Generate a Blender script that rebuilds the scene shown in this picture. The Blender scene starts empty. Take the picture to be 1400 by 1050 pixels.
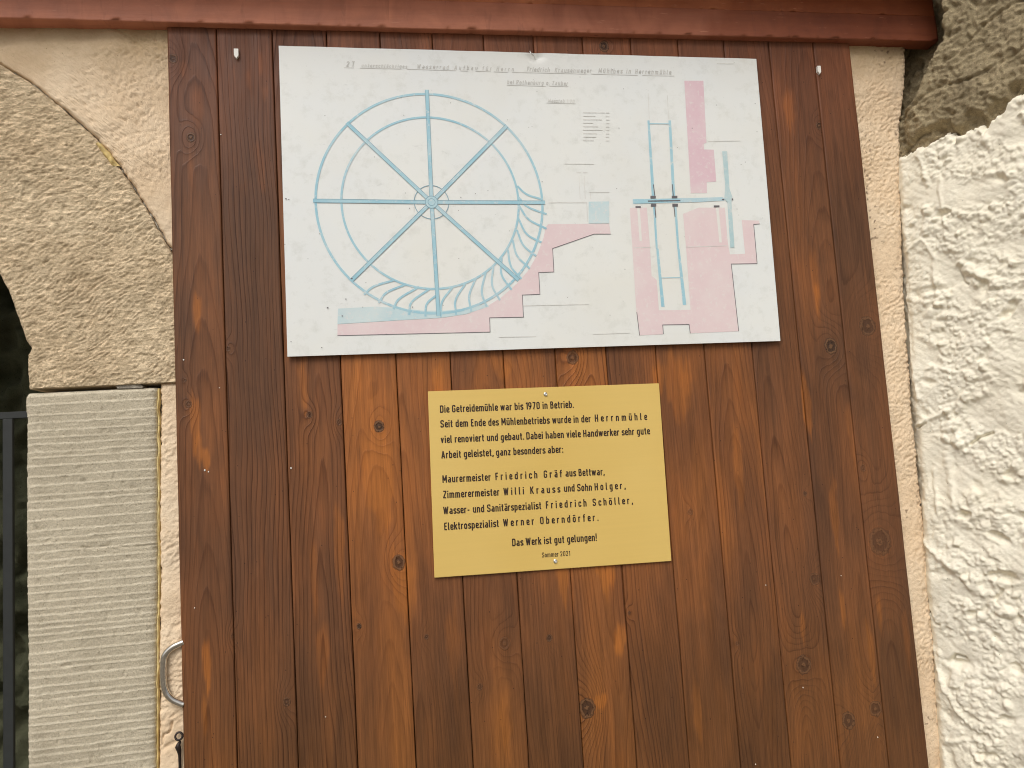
import bpy, bmesh, math, random
import numpy as np
from mathutils import Matrix, Vector
random.seed(4)
R_ = math.radians
S = bpy.context.scene
COL = S.collection
# ------------------------------------------------------------------ camera, light, exposure
CAM_D, CAM_Z = 1.2705, 1.5
def rotm(a, b, c):
    a, b, c = R_(a), R_(b), R_(c)
    Rx = np.array([[1,0,0],[0,math.cos(a),-math.sin(a)],[0,math.sin(a),math.cos(a)]])
    Ry = np.array([[math.cos(b),0,math.sin(b)],[0,1,0],[-math.sin(b),0,math.cos(b)]])
    Rz = np.array([[math.cos(c),-math.sin(c),0],[math.sin(c),math.cos(c),0],[0,0,1]])
    return Rz @ Rx @ Ry
RC = rotm(-5.356, -9.108, -3.666)          # wall axes (right, down, in) -> camera axes
def to_bl(v): return Vector((v[0], v[2], -v[1]))
cam_d = bpy.data.cameras.new('camera'); cam = bpy.data.objects.new('camera', cam_d); COL.objects.link(cam)
cam_d.sensor_width = 36.0; cam_d.lens = 27.0; cam_d.clip_start = 0.05; cam_d.clip_end = 500
m = Matrix([to_bl(RC[0]), -to_bl(RC[1]), -to_bl(RC[2])]).transposed().to_4x4()
m.translation = (0, -CAM_D, CAM_Z); cam.matrix_world = m
S.camera = cam
SUN_EL, SUN_AZ = R_(48), R_(-28)            # overcast: broad soft light from behind the camera, a little left
w = bpy.data.worlds.new('World'); S.world = w; w.use_nodes = True
wn, wl = w.node_tree.nodes, w.node_tree.links
sky = wn.new('ShaderNodeTexSky'); sky.sky_type = 'NISHITA'; sky.sun_disc = False
sky.sun_elevation = SUN_EL; sky.sun_rotation = math.pi + SUN_AZ*-1; sky.dust_density = 5; sky.air_density = 1.0
hs = wn.new('ShaderNodeHueSaturation'); hs.inputs['Saturation'].default_value = 0.22
wl.new(sky.outputs[0], hs.inputs['Color']); wl.new(hs.outputs[0], wn['Background'].inputs[0])
wn['Background'].inputs[1].default_value = 0.10
sd = bpy.data.lights.new('sun', 'SUN'); sun = bpy.data.objects.new('sun', sd); COL.objects.link(sun)
sd.energy = 1.5; sd.angle = R_(36); sd.color = (1.0, 0.96, 0.905)
sdir = Vector((math.sin(SUN_AZ)*math.cos(SUN_EL), -math.cos(SUN_AZ)*math.cos(SUN_EL), math.sin(SUN_EL)))
sun.rotation_euler = sdir.to_track_quat('Z', 'Y').to_euler()
S.view_settings.view_transform = 'Standard'; S.view_settings.look = 'None'
S.view_settings.exposure = 0.08; S.view_settings.gamma = 1.0
S.cycles.pixel_filter_type = 'BLACKMAN_HARRIS'; S.cycles.filter_width = 1.05

# ------------------------------------------------------------------ measuring: photo pixel -> point on the plane y = d
def P(px, py, d=0.0):
    v = RC.T @ np.array([(px-700)/1050, (py-525)/1050, 1.0])
    t = (CAM_D + d) / v[2]
    return np.array([v[0]*t, d, CAM_Z - v[1]*t])
def XZ(px, py, d=0.0):
    p = P(px, py, d); return np.array([p[0], p[2]])
def pts(l, d=0.0): return np.array([XZ(a, b, d) for a, b in l])
def pline(pl, z):
    """x along a polyline (X,Z) at heights z"""
    o = np.argsort(pl[:,1]); return np.interp(z, pl[o,1], pl[o,0])

# ------------------------------------------------------------------ noise
def _h(i, j, s):
    n = (i.astype(np.int64)*374761393 + j.astype(np.int64)*668265263 + s*974634777) & 0xffffffff
    n = ((n ^ (n >> 13)) * 1274126177) & 0xffffffff
    return ((n ^ (n >> 16)) & 0xffff) / 65536.0
def perlin(x, y, s=0):
    xi, yi = np.floor(x), np.floor(y); xf, yf = x-xi, y-yi
    u, v = xf*xf*xf*(xf*(xf*6-15)+10), yf*yf*yf*(yf*(yf*6-15)+10)
    def g(i, j):
        a = _h(xi+i, yi+j, s)*2*np.pi
        return np.cos(a)*(xf-i) + np.sin(a)*(yf-j)
    return 1.5*((g(0,0)*(1-u)+g(1,0)*u)*(1-v) + (g(0,1)*(1-u)+g(1,1)*u)*v)
def fbm(x, y, s=0, o=4, g=.5):
    r, a = 0, 1
    for k in range(o):
        r = r + a*perlin(x*2**k+k*7.3, y*2**k-k*3.1, s+k); a *= g
    return r
def billow(x, y, s=0, o=3, g=.5):
    r, a = 0, 1
    for k in range(o):
        r = r + a*(1-2*np.abs(perlin(x*2**k+k*7.3, y*2**k-k*3.1, s+k))); a *= g
    return r
def worley(x, y, s=0):
    xi, yi = np.floor(x), np.floor(y); d = np.full(x.shape, 9.0)
    for i in (-1,0,1):
        for j in (-1,0,1):
            cx = xi+i+_h(xi+i, yi+j, s); cy = yi+j+_h(xi+i, yi+j, s+11)
            d = np.minimum(d, (cx-x)**2+(cy-y)**2)
    return np.sqrt(d)
def lumps(x, y, s=0, power=2.0):
    """separate rounded lumps of random height and size, one per cell, overlapping by maximum"""
    xi, yi = np.floor(x), np.floor(y); out = np.zeros(x.shape)
    for i in (-1,0,1):
        for j in (-1,0,1):
            cx = xi+i+_h(xi+i, yi+j, s); cy = yi+j+_h(xi+i, yi+j, s+11); hh = _h(xi+i, yi+j, s+23); rr = .42+.5*_h(xi+i, yi+j, s+31)
            an = _h(xi+i, yi+j, s+41)*3.14; dx, dy = cx-x, cy-y; u_ = dx*np.cos(an)+dy*np.sin(an); v_ = (-dx*np.sin(an)+dy*np.cos(an))*1.45
            q2 = np.clip(1-(u_*u_+v_*v_)/(rr*rr), 0, 1); out = np.maximum(out, hh**power*q2**.62)
    return out
def sstep(a, b, x):
    t = np.clip((x-a)/(b-a), 0, 1); return t*t*(3-2*t)
def seg_dist(x, z, pl):
    d = np.full(x.shape, 9.0)
    for a, b in zip(pl[:-1], pl[1:]):
        ab = b-a; t = np.clip(((x-a[0])*ab[0]+(z-a[1])*ab[1])/(ab@ab), 0, 1)
        d = np.minimum(d, np.hypot(x-a[0]-t*ab[0], z-a[1]-t*ab[1]))
    return d

# ------------------------------------------------------------------ mesh helpers
def mesh_np(name, V, F, mat, parent=None, smooth=True, attrs=None):
    me = bpy.data.meshes.new(name)
    V = np.asarray(V, dtype=np.float32); F = np.asarray(F, dtype=np.int32)
    me.vertices.add(len(V)); me.vertices.foreach_set('co', V.ravel())
    k = F.shape[1]
    me.loops.add(F.size); me.loops.foreach_set('vertex_index', F.ravel())
    me.polygons.add(len(F)); me.polygons.foreach_set('loop_start', np.arange(0, F.size, k, dtype=np.int32))
    me.update(calc_edges=True); me.validate()
    me.polygons.foreach_set('use_smooth', np.full(len(me.polygons), smooth))
    for n, (ty, a) in (attrs or {}).items():
        at = me.attributes.new(n, ty, 'POINT')
        at.data.foreach_set('color' if ty == 'FLOAT_COLOR' else 'value', np.asarray(a, dtype=np.float32).ravel())
    o = bpy.data.objects.new(name, me); COL.objects.link(o)
    me.materials.append(mat)
    if parent: o.parent = parent; o.matrix_parent_inverse = parent.matrix_world.inverted()
    return o
def grid_faces(r, c, off=0, flip=False):
    i = np.arange((r-1)*c).reshape(r-1, c)[:, :-1].ravel() + off
    f = np.stack([i, i+1, i+c+1, i+c], 1)
    return f[:, ::-1] if flip else f
def skirt(V3, off):
    """rim of a (r,c) grid pushed back along +y: returns extra verts and faces"""
    pass
class MB:
    def __init__(s): s.bm = bmesh.new()
    def box(s, x0, x1, y0, y1, z0, z1, bev=0.0, seg=1):
        r = bmesh.ops.create_cube(s.bm, size=1.0)
        for v in r['verts']:
            v.co = Vector(((x0+x1)/2 + v.co.x*(x1-x0), (y0+y1)/2 + v.co.y*(y1-y0), (z0+z1)/2 + v.co.z*(z1-z0)))
        if bev:
            es = list({e for v in r['verts'] for e in v.link_edges})
            bmesh.ops.bevel(s.bm, geom=es, offset=bev, segments=seg, affect='EDGES')
    def poly(s, pl, y):
        vs = [s.bm.verts.new((p[0], y, p[1])) for p in pl]
        f = s.bm.faces.new(vs); f.normal_update()
        if f.normal.y > 0: f.normal_flip()
    def strip(s, pl, wd, y, closed=False):
        pl = np.asarray(pl, float); n = len(pl)
        if closed: prv, nxt = np.roll(pl, 1, 0), np.roll(pl, -1, 0)
        else:
            prv = np.vstack([2*pl[0]-pl[1], pl[:-1]]); nxt = np.vstack([pl[1:], 2*pl[-1]-pl[-2]])
        d1 = pl-prv; d2 = nxt-pl
        d1 /= np.linalg.norm(d1, axis=1)[:,None]+1e-12; d2 /= np.linalg.norm(d2, axis=1)[:,None]+1e-12
        n1 = np.stack([-d1[:,1], d1[:,0]], 1); n2 = np.stack([-d2[:,1], d2[:,0]], 1)
        nm = n1+n2; nm /= np.linalg.norm(nm, axis=1)[:,None]+1e-12
        k = 1/np.clip((nm*n1).sum(1), .6, 1)
        wd = np.broadcast_to(np.asarray(wd, float), (n,))
        A = pl+nm*(k*wd/2)[:,None]; B = pl-nm*(k*wd/2)[:,None]
        va = [s.bm.verts.new((p[0], y, p[1])) for p in A]; vb = [s.bm.verts.new((p[0], y, p[1])) for p in B]
        for i in range(n if closed else n-1):
            j = (i+1) % n
            f = s.bm.faces.new((va[i], vb[i], vb[j], va[j])); f.normal_update()
            if f.normal.y > 0: f.normal_flip()
    def tube(s, path, rad, seg=12, cap=True):
        path = [Vector(p) for p in path]; rings = []
        rad = rad if hasattr(rad, '__len__') else [rad]*len(path)
        up = Vector((0,1,0))
        for i, p in enumerate(path):
            t = (path[min(i+1, len(path)-1)] - path[max(i-1, 0)]).normalized()
            a = t.cross(up); a = a.normalized() if a.length > 1e-5 else Vector((1,0,0))
            b = t.cross(a).normalized(); up = -b if b.dot(up) < 0 else b
            rings.append([s.bm.verts.new(p + rad[i]*(math.cos(2*math.pi*k/seg)*a + math.sin(2*math.pi*k/seg)*up)) for k in range(seg)])
        for r0, r1 in zip(rings[:-1], rings[1:]):
            for k in range(seg):
                s.bm.faces.new((r0[k], r0[(k+1) % seg], r1[(k+1) % seg], r1[k]))
        if cap: s.bm.faces.new(rings[0]); s.bm.faces.new(rings[-1])
    def build(s, name, mat, parent=None, smooth=False):
        bmesh.ops.recalc_face_normals(s.bm, faces=s.bm.faces[:]) if smooth else None
        me = bpy.data.meshes.new(name); s.bm.to_mesh(me); s.bm.free()
        if smooth:
            for p in me.polygons: p.use_smooth = True
        o = bpy.data.objects.new(name, me); COL.objects.link(o); me.materials.append(mat)
        if parent: o.parent = parent; o.matrix_parent_inverse = parent.matrix_world.inverted()
        return o
def merge(objs, name, parent):
    bm = bmesh.new(); me = bpy.data.meshes.new(name)
    for k, o in enumerate(objs):
        n0 = len(bm.faces); bm.from_mesh(o.data); bm.faces.ensure_lookup_table()
        for f in bm.faces[n0:]: f.material_index = k
        me.materials.append(o.data.materials[0])
    bm.to_mesh(me); bm.free()
    for o in objs: d = o.data; bpy.data.objects.remove(o); bpy.data.meshes.remove(d)
    n = bpy.data.objects.new(name, me); COL.objects.link(n); n.parent = parent; n.matrix_parent_inverse = parent.matrix_world.inverted()
    return n
def tag(o, label=None, cat=None, group=None, kind=None):
    if label: o['label'] = label
    if cat: o['category'] = cat
    if group: o['group'] = group
    if kind: o['kind'] = kind
    return o
def thing(name, loc, label, cat, group=None):
    o = bpy.data.objects.new(name, None); o.empty_display_size = .05; COL.objects.link(o)
    o.location = loc; bpy.context.view_layer.update()
    return tag(o, label, cat, group)
def smooth_path(ctrl, n=8):
    c = [np.array(p, float) for p in ctrl]; c = [2*c[0]-c[1]] + c + [2*c[-1]-c[-2]]; out = []
    for i in range(1, len(c)-2):
        for k in range(n):
            t = k/n
            out.append(.5*((2*c[i]) + (-c[i-1]+c[i+1])*t + (2*c[i-1]-5*c[i]+4*c[i+1]-c[i+2])*t*t + (-c[i-1]+3*c[i]-3*c[i+1]+c[i+2])*t**3))
    out.append(c[-2]); return np.array(out)

# ------------------------------------------------------------------ material helpers
def lin(r, g, b):
    f = lambda c: (c/255/12.92) if c <= 10 else ((c/255+.055)/1.055)**2.4
    return (f(r), f(g), f(b), 1.0)
class Mat:
    def __init__(s, name):
        s.m = bpy.data.materials.new(name); s.m.use_nodes = True
        s.n, s.l = s.m.node_tree.nodes, s.m.node_tree.links
        s.b = s.n['Principled BSDF']
        s.co = s.n.new('ShaderNodeTexCoord').outputs['Object']
    def put(s, sock, v):
        if hasattr(v, 'is_linked') or isinstance(v, bpy.types.NodeSocket): s.l.new(v, sock)
        else: sock.default_value = v
    def mapv(s, sc, loc=(0,0,0), rot=(0,0,0), src=None):
        n = s.n.new('ShaderNodeMapping'); s.l.new(src or s.co, n.inputs[0])
        n.inputs['Scale'].default_value = sc; n.inputs['Location'].default_value = loc; n.inputs['Rotation'].default_value = rot
        return n.outputs[0]
    def noise(s, sc, detail=4, rough=.55, vec=None, dist=0, out=0):
        n = s.n.new('ShaderNodeTexNoise'); s.l.new(vec or s.co, n.inputs['Vector'])
        n.inputs['Scale'].default_value = sc; n.inputs['Detail'].default_value = detail
        n.inputs['Roughness'].default_value = rough; n.inputs['Distortion'].default_value = dist
        return n.outputs[out]
    def voro(s, sc, vec=None, feature='F1'):
        n = s.n.new('ShaderNodeTexVoronoi'); s.l.new(vec or s.co, n.inputs['Vector']); n.feature = feature
        n.inputs['Scale'].default_value = sc; return n.outputs[0]
    def math(s, op, a, b=0.0, c=0.0):
        n = s.n.new('ShaderNodeMath'); n.operation = op
        for i, v in enumerate((a, b, c)): s.put(n.inputs[i], v)
        return n.outputs[0]
    def ramp(s, f, stops, interp='LINEAR'):
        n = s.n.new('ShaderNodeValToRGB'); s.l.new(f, n.inputs[0]); r = n.color_ramp; r.interpolation = interp
        while len(r.elements) < len(stops): r.elements.new(.5)
        for e, (p, c) in zip(r.elements, stops):
            e.position = p; e.color = c if hasattr(c, '__len__') else (c, c, c, 1)
        return n.outputs[0]
    def mix(s, f, a, b, mode='MIX'):
        n = s.n.new('ShaderNodeMix'); n.data_type = 'RGBA'; n.blend_type = mode
        s.put(n.inputs[0], f); s.put(n.inputs[6], a); s.put(n.inputs[7], b)
        return n.outputs[2]
    def attr(s, name, out='Fac'):
        n = s.n.new('ShaderNodeAttribute'); n.attribute_name = name; return n.outputs[out]
    def bump(s, h, dist, strength=1.0, prev=None):
        n = s.n.new('ShaderNodeBump'); n.inputs['Distance'].default_value = dist; n.inputs['Strength'].default_value = strength
        s.l.new(h, n.inputs['Height'])
        if prev: s.l.new(prev, n.inputs['Normal'])
        return n.outputs[0]
    def done(s, col=None, rough=None, nrm=None, metal=None, spec=None):
        if col is not None: s.put(s.b.inputs['Base Color'], col)
        if rough is not None: s.put(s.b.inputs['Roughness'], rough)
        if metal is not None: s.put(s.b.inputs['Metallic'], metal)
        if spec is not None: s.put(s.b.inputs['Specular IOR Level'], spec)
        if nrm is not None: s.l.new(nrm, s.b.inputs['Normal'])
        return s.m
def flat(name, col, rough=.6, metal=0.0, var=.12, sc=60, bump=0.0):
    M = Mat(name); n = M.noise(sc, 5, .6)
    a = tuple(c*(1-var) for c in col[:3])+(1,); b = tuple(min(1, c*(1+var)) for c in col[:3])+(1,)
    c = M.ramp(n, [(.3, a), (.7, b)])
    return M.done(c, M.ramp(M.noise(sc*.4, 3), [(.3, max(0, rough-.08)), (.7, min(1, rough+.08))]), M.bump(n, bump) if bump else None, metal)

# ---- stained planks
def wood_planks():
    M = Mat('stained_wood')
    base = M.attr('tint', 'Color'); ring = M.attr('ring'); kd = M.attr('knot_dist'); gs = M.attr('grain')
    off = M.attr('plank_offset')
    ov = M.n.new('ShaderNodeCombineXYZ'); M.l.new(off, ov.inputs[0]); M.l.new(off, ov.inputs[1]); M.l.new(off, ov.inputs[2])
    va = M.n.new('ShaderNodeVectorMath'); va.operation = 'ADD'; M.l.new(M.co, va.inputs[0]); M.l.new(ov.outputs[0], va.inputs[1])
    pc = va.outputs[0]
    wob = M.noise(1.0, 3, .5, M.mapv((90, 90, 9), src=pc))
    rr = M.math('ADD', ring, M.math('MULTIPLY', M.math('SUBTRACT', wob, .5), .55))
    fr = M.math('FRACT', rr)
    line = M.ramp(fr, [(0, 0.0), (.45, .03), (.74, .40), (.86, 1.0), (.93, .9), (.985, 0.0)])
    rid = M.math('FLOOR', rr)
    wn_ = M.n.new('ShaderNodeTexWhiteNoise'); wn_.noise_dimensions = '1D'; M.l.new(M.math('ADD', rid, M.math('MULTIPLY', off, 17.3)), wn_.inputs['W'])
    line = M.math('MULTIPLY', line, M.math('ADD', M.math('MULTIPLY', wn_.outputs[0], .7), .42))
    patch = M.ramp(M.noise(1.0, 3, .5, M.mapv((14, 14, 4), src=pc)), [(.3, .35), (.6, 1.0)])
    line = M.math('MULTIPLY', M.math('MULTIPLY', line, gs), patch)
    fib = M.noise(1.0, 4, .65, M.mapv((620, 620, 14), src=pc))
    fib2 = M.noise(1.0, 3, .6, M.mapv((150, 150, 3.2), src=pc))
    blot = M.noise(1.0, 5, .62, M.mapv((26, 26, 7), src=pc), dist=.6)
    c = M.mix(1.0, base, M.ramp(fib, [(.25, .72), (.75, 1.25)]), 'MULTIPLY')
    c = M.mix(1.0, c, M.ramp(fib2, [(.28, .82), (.7, 1.15)]), 'MULTIPLY')
    c = M.mix(1.0, c, M.ramp(blot, [(.28, (.80, .81, .83, 1)), (.5, (1, 1, 1, 1)), (.72, (1.14, 1.08, 1.0, 1))]), 'MULTIPLY')
    c = M.mix(M.math('MULTIPLY', line, .95), c, M.mix(1.0, c, (.42, .36, .33, 1), 'MULTIPLY'))
    # knots: dark core with rings, pale halo
    kw = M.math('ADD', kd, M.math('MULTIPLY', M.math('SUBTRACT', M.noise(110, 3, .6), .5), .6))
    halo = M.ramp(kw, [(.9, 0.0), (1.2, 1.0), (2.3, 0.0)])
    c = M.mix(M.math('MULTIPLY', halo, .40), c, M.mix(1.0, c, (1.7, 1.5, 1.2, 1), 'MULTIPLY'))
    kring = M.math('SINE', M.math('MULTIPLY', kw, 11.0))
    kcol = M.mix(M.ramp(kring, [(.2, 0.0), (.8, 1.0)]), lin(62, 44, 32), lin(108, 78, 54))
    kcol = M.mix(M.ramp(M.noise(260, 2), [(.36, 1.0), (.44, 0.0)]), kcol, lin(24, 15, 10))
    core = M.ramp(kw, [(0, 1.0), (.8, .9), (1.02, 0.0)])
    c = M.mix(M.math('MULTIPLY', core, M.attr('knot_dark')), c, kcol)
    # small dark pits and pale scratches
    v = M.voro(75, M.mapv((1, 1, .6), src=pc)); c = M.mix(M.ramp(v, [(.035, .85), (.06, 0.0)]), c, lin(34, 20, 14))
    hgt = M.math('ADD', M.math('MULTIPLY', line, .8), M.math('ADD', M.math('MULTIPLY', fib, .35), M.math('MULTIPLY', fib2, .35)))
    hgt = M.math('ADD', hgt, M.math('MULTIPLY', core, M.math('MULTIPLY', kring, .35)))
    ro = M.ramp(M.noise(1.0, 4, .6, M.mapv((40, 40, 10), src=pc)), [(.3, .42), (.7, .62)])
    return M.done(c, ro, M.bump(hgt, .0010, .7), spec=.26)
def painted_beam(name, base, right_tone):
    M = Mat(name)
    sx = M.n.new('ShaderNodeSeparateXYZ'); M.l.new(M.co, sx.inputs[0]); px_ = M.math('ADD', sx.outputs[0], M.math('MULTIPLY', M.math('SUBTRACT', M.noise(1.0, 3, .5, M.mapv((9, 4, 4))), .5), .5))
    base = M.mix(M.ramp(px_, [(.30, 0.0), (.42, .45), (.60, .5), (.66, .85), (.9, 1.0)]), base, right_tone)     # grows darker towards the right end
    g = M.noise(1.0, 4, .6, M.mapv((5, 110, 110))); b = M.noise(1.0, 5, .55, M.mapv((16, 11, 11)), dist=.8); f = M.noise(1.0, 3, .6, M.mapv((40, 500, 500)))
    c = M.mix(1.0, base, M.ramp(b, [(.3, (.80, .76, .74, 1)), (.52, (1, 1, 1, 1)), (.72, (1.16, 1.2, 1.2, 1))]), 'MULTIPLY')
    c = M.mix(1.0, c, M.ramp(g, [(.3, .94), (.7, 1.05)]), 'MULTIPLY')
    dk = M.ramp(M.noise(1.0, 4, .7, M.mapv((9, 60, 60), (3.3, 0, 1))), [(.685, 0.0), (.74, .75)])
    c = M.mix(dk, c, lin(58, 34, 28))
    pale = M.ramp(M.noise(1.0, 3, .6, M.mapv((30, 160, 160), (1.3, 0, 4))), [(.67, 0.0), (.74, .55)])
    c = M.mix(pale, c, lin(196, 136, 108))
    dr = M.noise(1.0, 4, .6, M.mapv((60, 6, 9), (0, 2, 5)), dist=.5); c = M.mix(M.ramp(dr, [(.60, 0.0), (.72, .35)]), c, lin(110, 66, 52))
    return M.done(c, M.ramp(b, [(.3, .5), (.7, .66)]), M.bump(M.math('ADD', g, M.math('MULTIPLY', f, .8)), .0008, .5), spec=.35)
def plaster(name, a, b, stain, shade_stain=False):
    M = Mat(name)
    n = M.noise(7, 6, .6); n2 = M.noise(70, 6, .7); n3 = M.noise(420, 4, .6)
    c = M.ramp(n, [(.3, a), (.7, b)])
    c = M.mix(M.ramp(n2, [(.55, 0.0), (.78, .4)]), c, stain)
    v = M.voro(55); c = M.mix(M.ramp(v, [(.03, .7), (.055, 0.0)]), c, tuple(x*.35 for x in stain[:3])+(1,))
    if shade_stain:
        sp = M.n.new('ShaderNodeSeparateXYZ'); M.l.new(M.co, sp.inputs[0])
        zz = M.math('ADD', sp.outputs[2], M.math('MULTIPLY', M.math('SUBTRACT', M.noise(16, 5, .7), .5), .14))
        c = M.mix(M.ramp(M.math('SUBTRACT', zz, 2.0), [(.15, 0.0), (.27, .7)]), c, lin(156, 128, 80))  # tan stain under the beam, deepened to paint in the shade there
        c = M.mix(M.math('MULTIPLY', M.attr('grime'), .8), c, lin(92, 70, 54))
        hh = M.noise(1.0, 5, .75, M.mapv((90, 90, 60)), dist=2.5)
        c = M.mix(M.ramp(hh, [(.655, 0.0), (.70, .55)]), c, lin(128, 104, 74))
    return M.done(c, .88, M.bump(M.math('ADD', M.math('MULTIPLY', n2, 1.0), M.math('MULTIPLY', n3, .6)), .0016, .9), spec=.25)
def sandstone(name, a, b, dark, fine=.0016, tool=None, ridge=False):
    M = Mat(name)
    n = M.noise(9, 6, .62); g = M.noise(420, 4, .75); sp = M.noise(150, 4, .7)
    c = M.ramp(n, [(.28, a), (.72, b)])
    c = M.mix(1.0, c, M.ramp(g, [(.3, .72), (.7, 1.2)]), 'MULTIPLY')
    h = M.math('ADD', g, sp)
    if tool:
        sz = M.n.new('ShaderNodeSeparateXYZ'); M.l.new(M.co, sz.inputs[0])
        for sc, rot, th, amt, zr in tool:
            zf = M.ramp(M.math('SUBTRACT', M.math('ADD', sz.outputs[2], M.math('MULTIPLY', M.noise(7, 3), .2)), 1.2), zr)
            d = M.noise(1.0, 3, .55, M.mapv(sc, (1.7*th, 0, 2), (0, R_(rot), 0)), dist=.35)
            f = M.ramp(d, [(th, 0.0), (th+.05, 1.0)])
            f = M.math('MULTIPLY', f, zf); c = M.mix(M.math('MULTIPLY', f, amt), c, M.mix(1.0, c, (1.42, 1.42, 1.45, 1), 'MULTIPLY'))
            f2 = M.ramp(d, [(1-th-.08, 1.0), (1-th-.02, 0.0)])
            c = M.mix(M.math('MULTIPLY', f2, amt*.7), c, M.mix(1.0, c, (.66, .64, .60, 1), 'MULTIPLY'))
            h = M.math('ADD', h, M.math('MULTIPLY', M.math('MULTIPLY', d, zf), 1.8))
    if ridge:
        rd = M.attr('ridge'); c = M.mix(M.math('MULTIPLY', rd, M.ramp(g, [(.3, .35), (.6, .9)])), c, lin(224, 214, 192))
    c = M.mix(M.ramp(sp, [(.62, 0.0), (.70, .6)]), c, dark)
    v = M.voro(95); c = M.mix(M.ramp(v, [(.06, .7), (.13, 0.0)]), c, dark)
    s2 = M.ramp(M.noise(19, 4, .7, M.mapv((1, 1, 1), (2, 9, 3))), [(.66, 0.0), (.74, .6)]); c = M.mix(s2, c, tuple(x*.75 for x in dark[:3])+(1,))
    st = M.ramp(M.noise(5.5, 5, .7, M.mapv((1, 1, 1), (4, 2, 7))), [(.6, 0.0), (.75, .5)])
    c = M.mix(st, c, dark)
    return M.done(c, .9, M.bump(h, fine, .8), spec=.2)
def paper():
    M = Mat('printed_panel')
    n = M.noise(4, 5, .6); f = M.noise(45, 6, .7); d = M.noise(210, 4, .6)
    c = M.ramp(n, [(.35, lin(231, 232, 227)), (.65, lin(227, 230, 229))])
    c = M.mix(M.ramp(f, [(.52, 0.0), (.75, .5)]), c, lin(200, 202, 195))
    bl = M.noise(2.6, 4, .6, M.mapv((1, 1, 1), (5, 1, 2))); c = M.mix(M.ramp(bl, [(.5, 0.0), (.72, .35)]), c, lin(222, 217, 200))
    c = M.mix(M.ramp(d, [(.70, 0.0), (.76, .45)]), c, lin(160, 162, 158))
    sc = M.noise(1.0, 3, .6, M.mapv((22, 22, 70), (1, 2, 3), (0, .5, 0)), dist=1.2)
    c = M.mix(M.ramp(sc, [(.7, 0.0), (.76, .25)]), c, lin(170, 172, 168))
    v = M.voro(38); c = M.mix(M.ramp(v, [(.022, .8), (.04, 0.0)]), c, lin(120, 118, 112))
    return M.done(c, .42, M.bump(f, .0002, .3), spec=.4)
def wash(name, a, b):
    M = Mat(name); n = M.noise(24, 5, .65); d = M.noise(170, 4, .6)
    c = M.ramp(n, [(.3, a), (.7, b)]); c = M.mix(M.ramp(d, [(.55, 0.0), (.72, .6)]), c, lin(229, 223, 219))
    c = M.mix(M.ramp(M.noise(9, 4, .6), [(.5, 0.0), (.75, .45)]), c, lin(229, 226, 221))
    return M.done(c, .45, None, spec=.35)

m_wood = wood_planks()
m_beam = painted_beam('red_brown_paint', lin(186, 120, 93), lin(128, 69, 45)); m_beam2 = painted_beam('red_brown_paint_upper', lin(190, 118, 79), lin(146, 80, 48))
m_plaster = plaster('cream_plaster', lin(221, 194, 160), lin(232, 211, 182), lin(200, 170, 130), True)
m_white = plaster('white_limewash', lin(234, 226, 205), lin(240, 234, 216), lin(214, 202, 174))
m_white_b = m_white
m_grey = sandstone('grey_cement', lin(150, 136, 108), lin(174, 158, 126), lin(108, 96, 76), .0032, [((70, 80, 80), -30, .56, .6, [(0.0, 1.0), (1.0, 1.0)])])
m_vous = sandstone('yellow_sandstone', lin(190, 168, 136), lin(206, 187, 156), lin(154, 131, 98), .0010, [((52, 200, 190), -34, .54, .95, [(.70, 0.0), (.84, 1.0)]), ((62, 200, 210), -8, .54, .9, [(.66, 1.0), (.86, .15)])])
m_jamb = sandstone('grey_sandstone', lin(190, 179, 156), lin(205, 194, 171), lin(140, 129, 108), .0014, None, True)
m_spall = sandstone('grey_spall', lin(150, 144, 132), lin(170, 162, 148), lin(120, 112, 98))
m_foam = plaster('yellow_joint_filler', lin(206, 176, 108), lin(226, 206, 150), lin(150, 116, 60))
m_paper = paper()
m_blue = wash('blue_wash', lin(150, 196, 212), lin(172, 208, 218)); m_blue2 = wash('pale_blue_wash', lin(186, 212, 218), lin(204, 222, 224))
m_blue3 = wash('greyish_blue_wash', lin(170, 200, 206), lin(190, 212, 214))
m_pink = wash('pink_wash', lin(224, 202, 204), lin(228, 210, 210)); m_pink2 = wash('strong_pink_wash', lin(219, 188, 197), lin(223, 197, 204))
m_ink = flat('grey_ink', lin(104, 100, 104), .5); m_ink2 = flat('faded_ink', lin(202, 201, 196), .5); m_ink3 = flat('very_faded_ink', lin(217, 216, 211), .5); m_bink = flat('blue_grey_ink', lin(128, 164, 178), .5)
m_whitewash = flat('bare_paper', lin(228, 226, 220), .5, var=.02)
def gold():
    M = Mat('gold_plate'); n = M.noise(1.0, 3, .5, M.mapv((6, 300, 300))); b = M.noise(3, 3)
    c = M.mix(1.0, M.ramp(b, [(.3, lin(221, 187, 103)), (.7, lin(228, 196, 116))]), M.ramp(n, [(.3, .99), (.7, 1.01)]), 'MULTIPLY')
    return M.done(c, .45, None, .12)
m_gold = gold(); m_text = flat('engraved_black', lin(48, 30, 18), .6)
m_steel = flat('brushed_steel', (.66, .62, .56, 1), .2, 1.0, .08, 200); m_zinc = flat('zinc', (.75, .74, .70, 1), .32, 1.0)
m_iron = flat('dark_iron', lin(48, 38, 34), .5, .4, .3, 90, .0005); m_gate = flat('dark_grey_paint', lin(36, 39, 38), .55, 0, .15)
m_peg = flat('white_plastic', lin(240, 238, 230), .4, var=.03)
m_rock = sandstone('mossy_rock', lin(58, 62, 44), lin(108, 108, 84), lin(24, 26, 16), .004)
m_ground = sandstone('gravel_ground', lin(120, 112, 100), lin(150, 142, 128), lin(80, 74, 66), .004)

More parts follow.
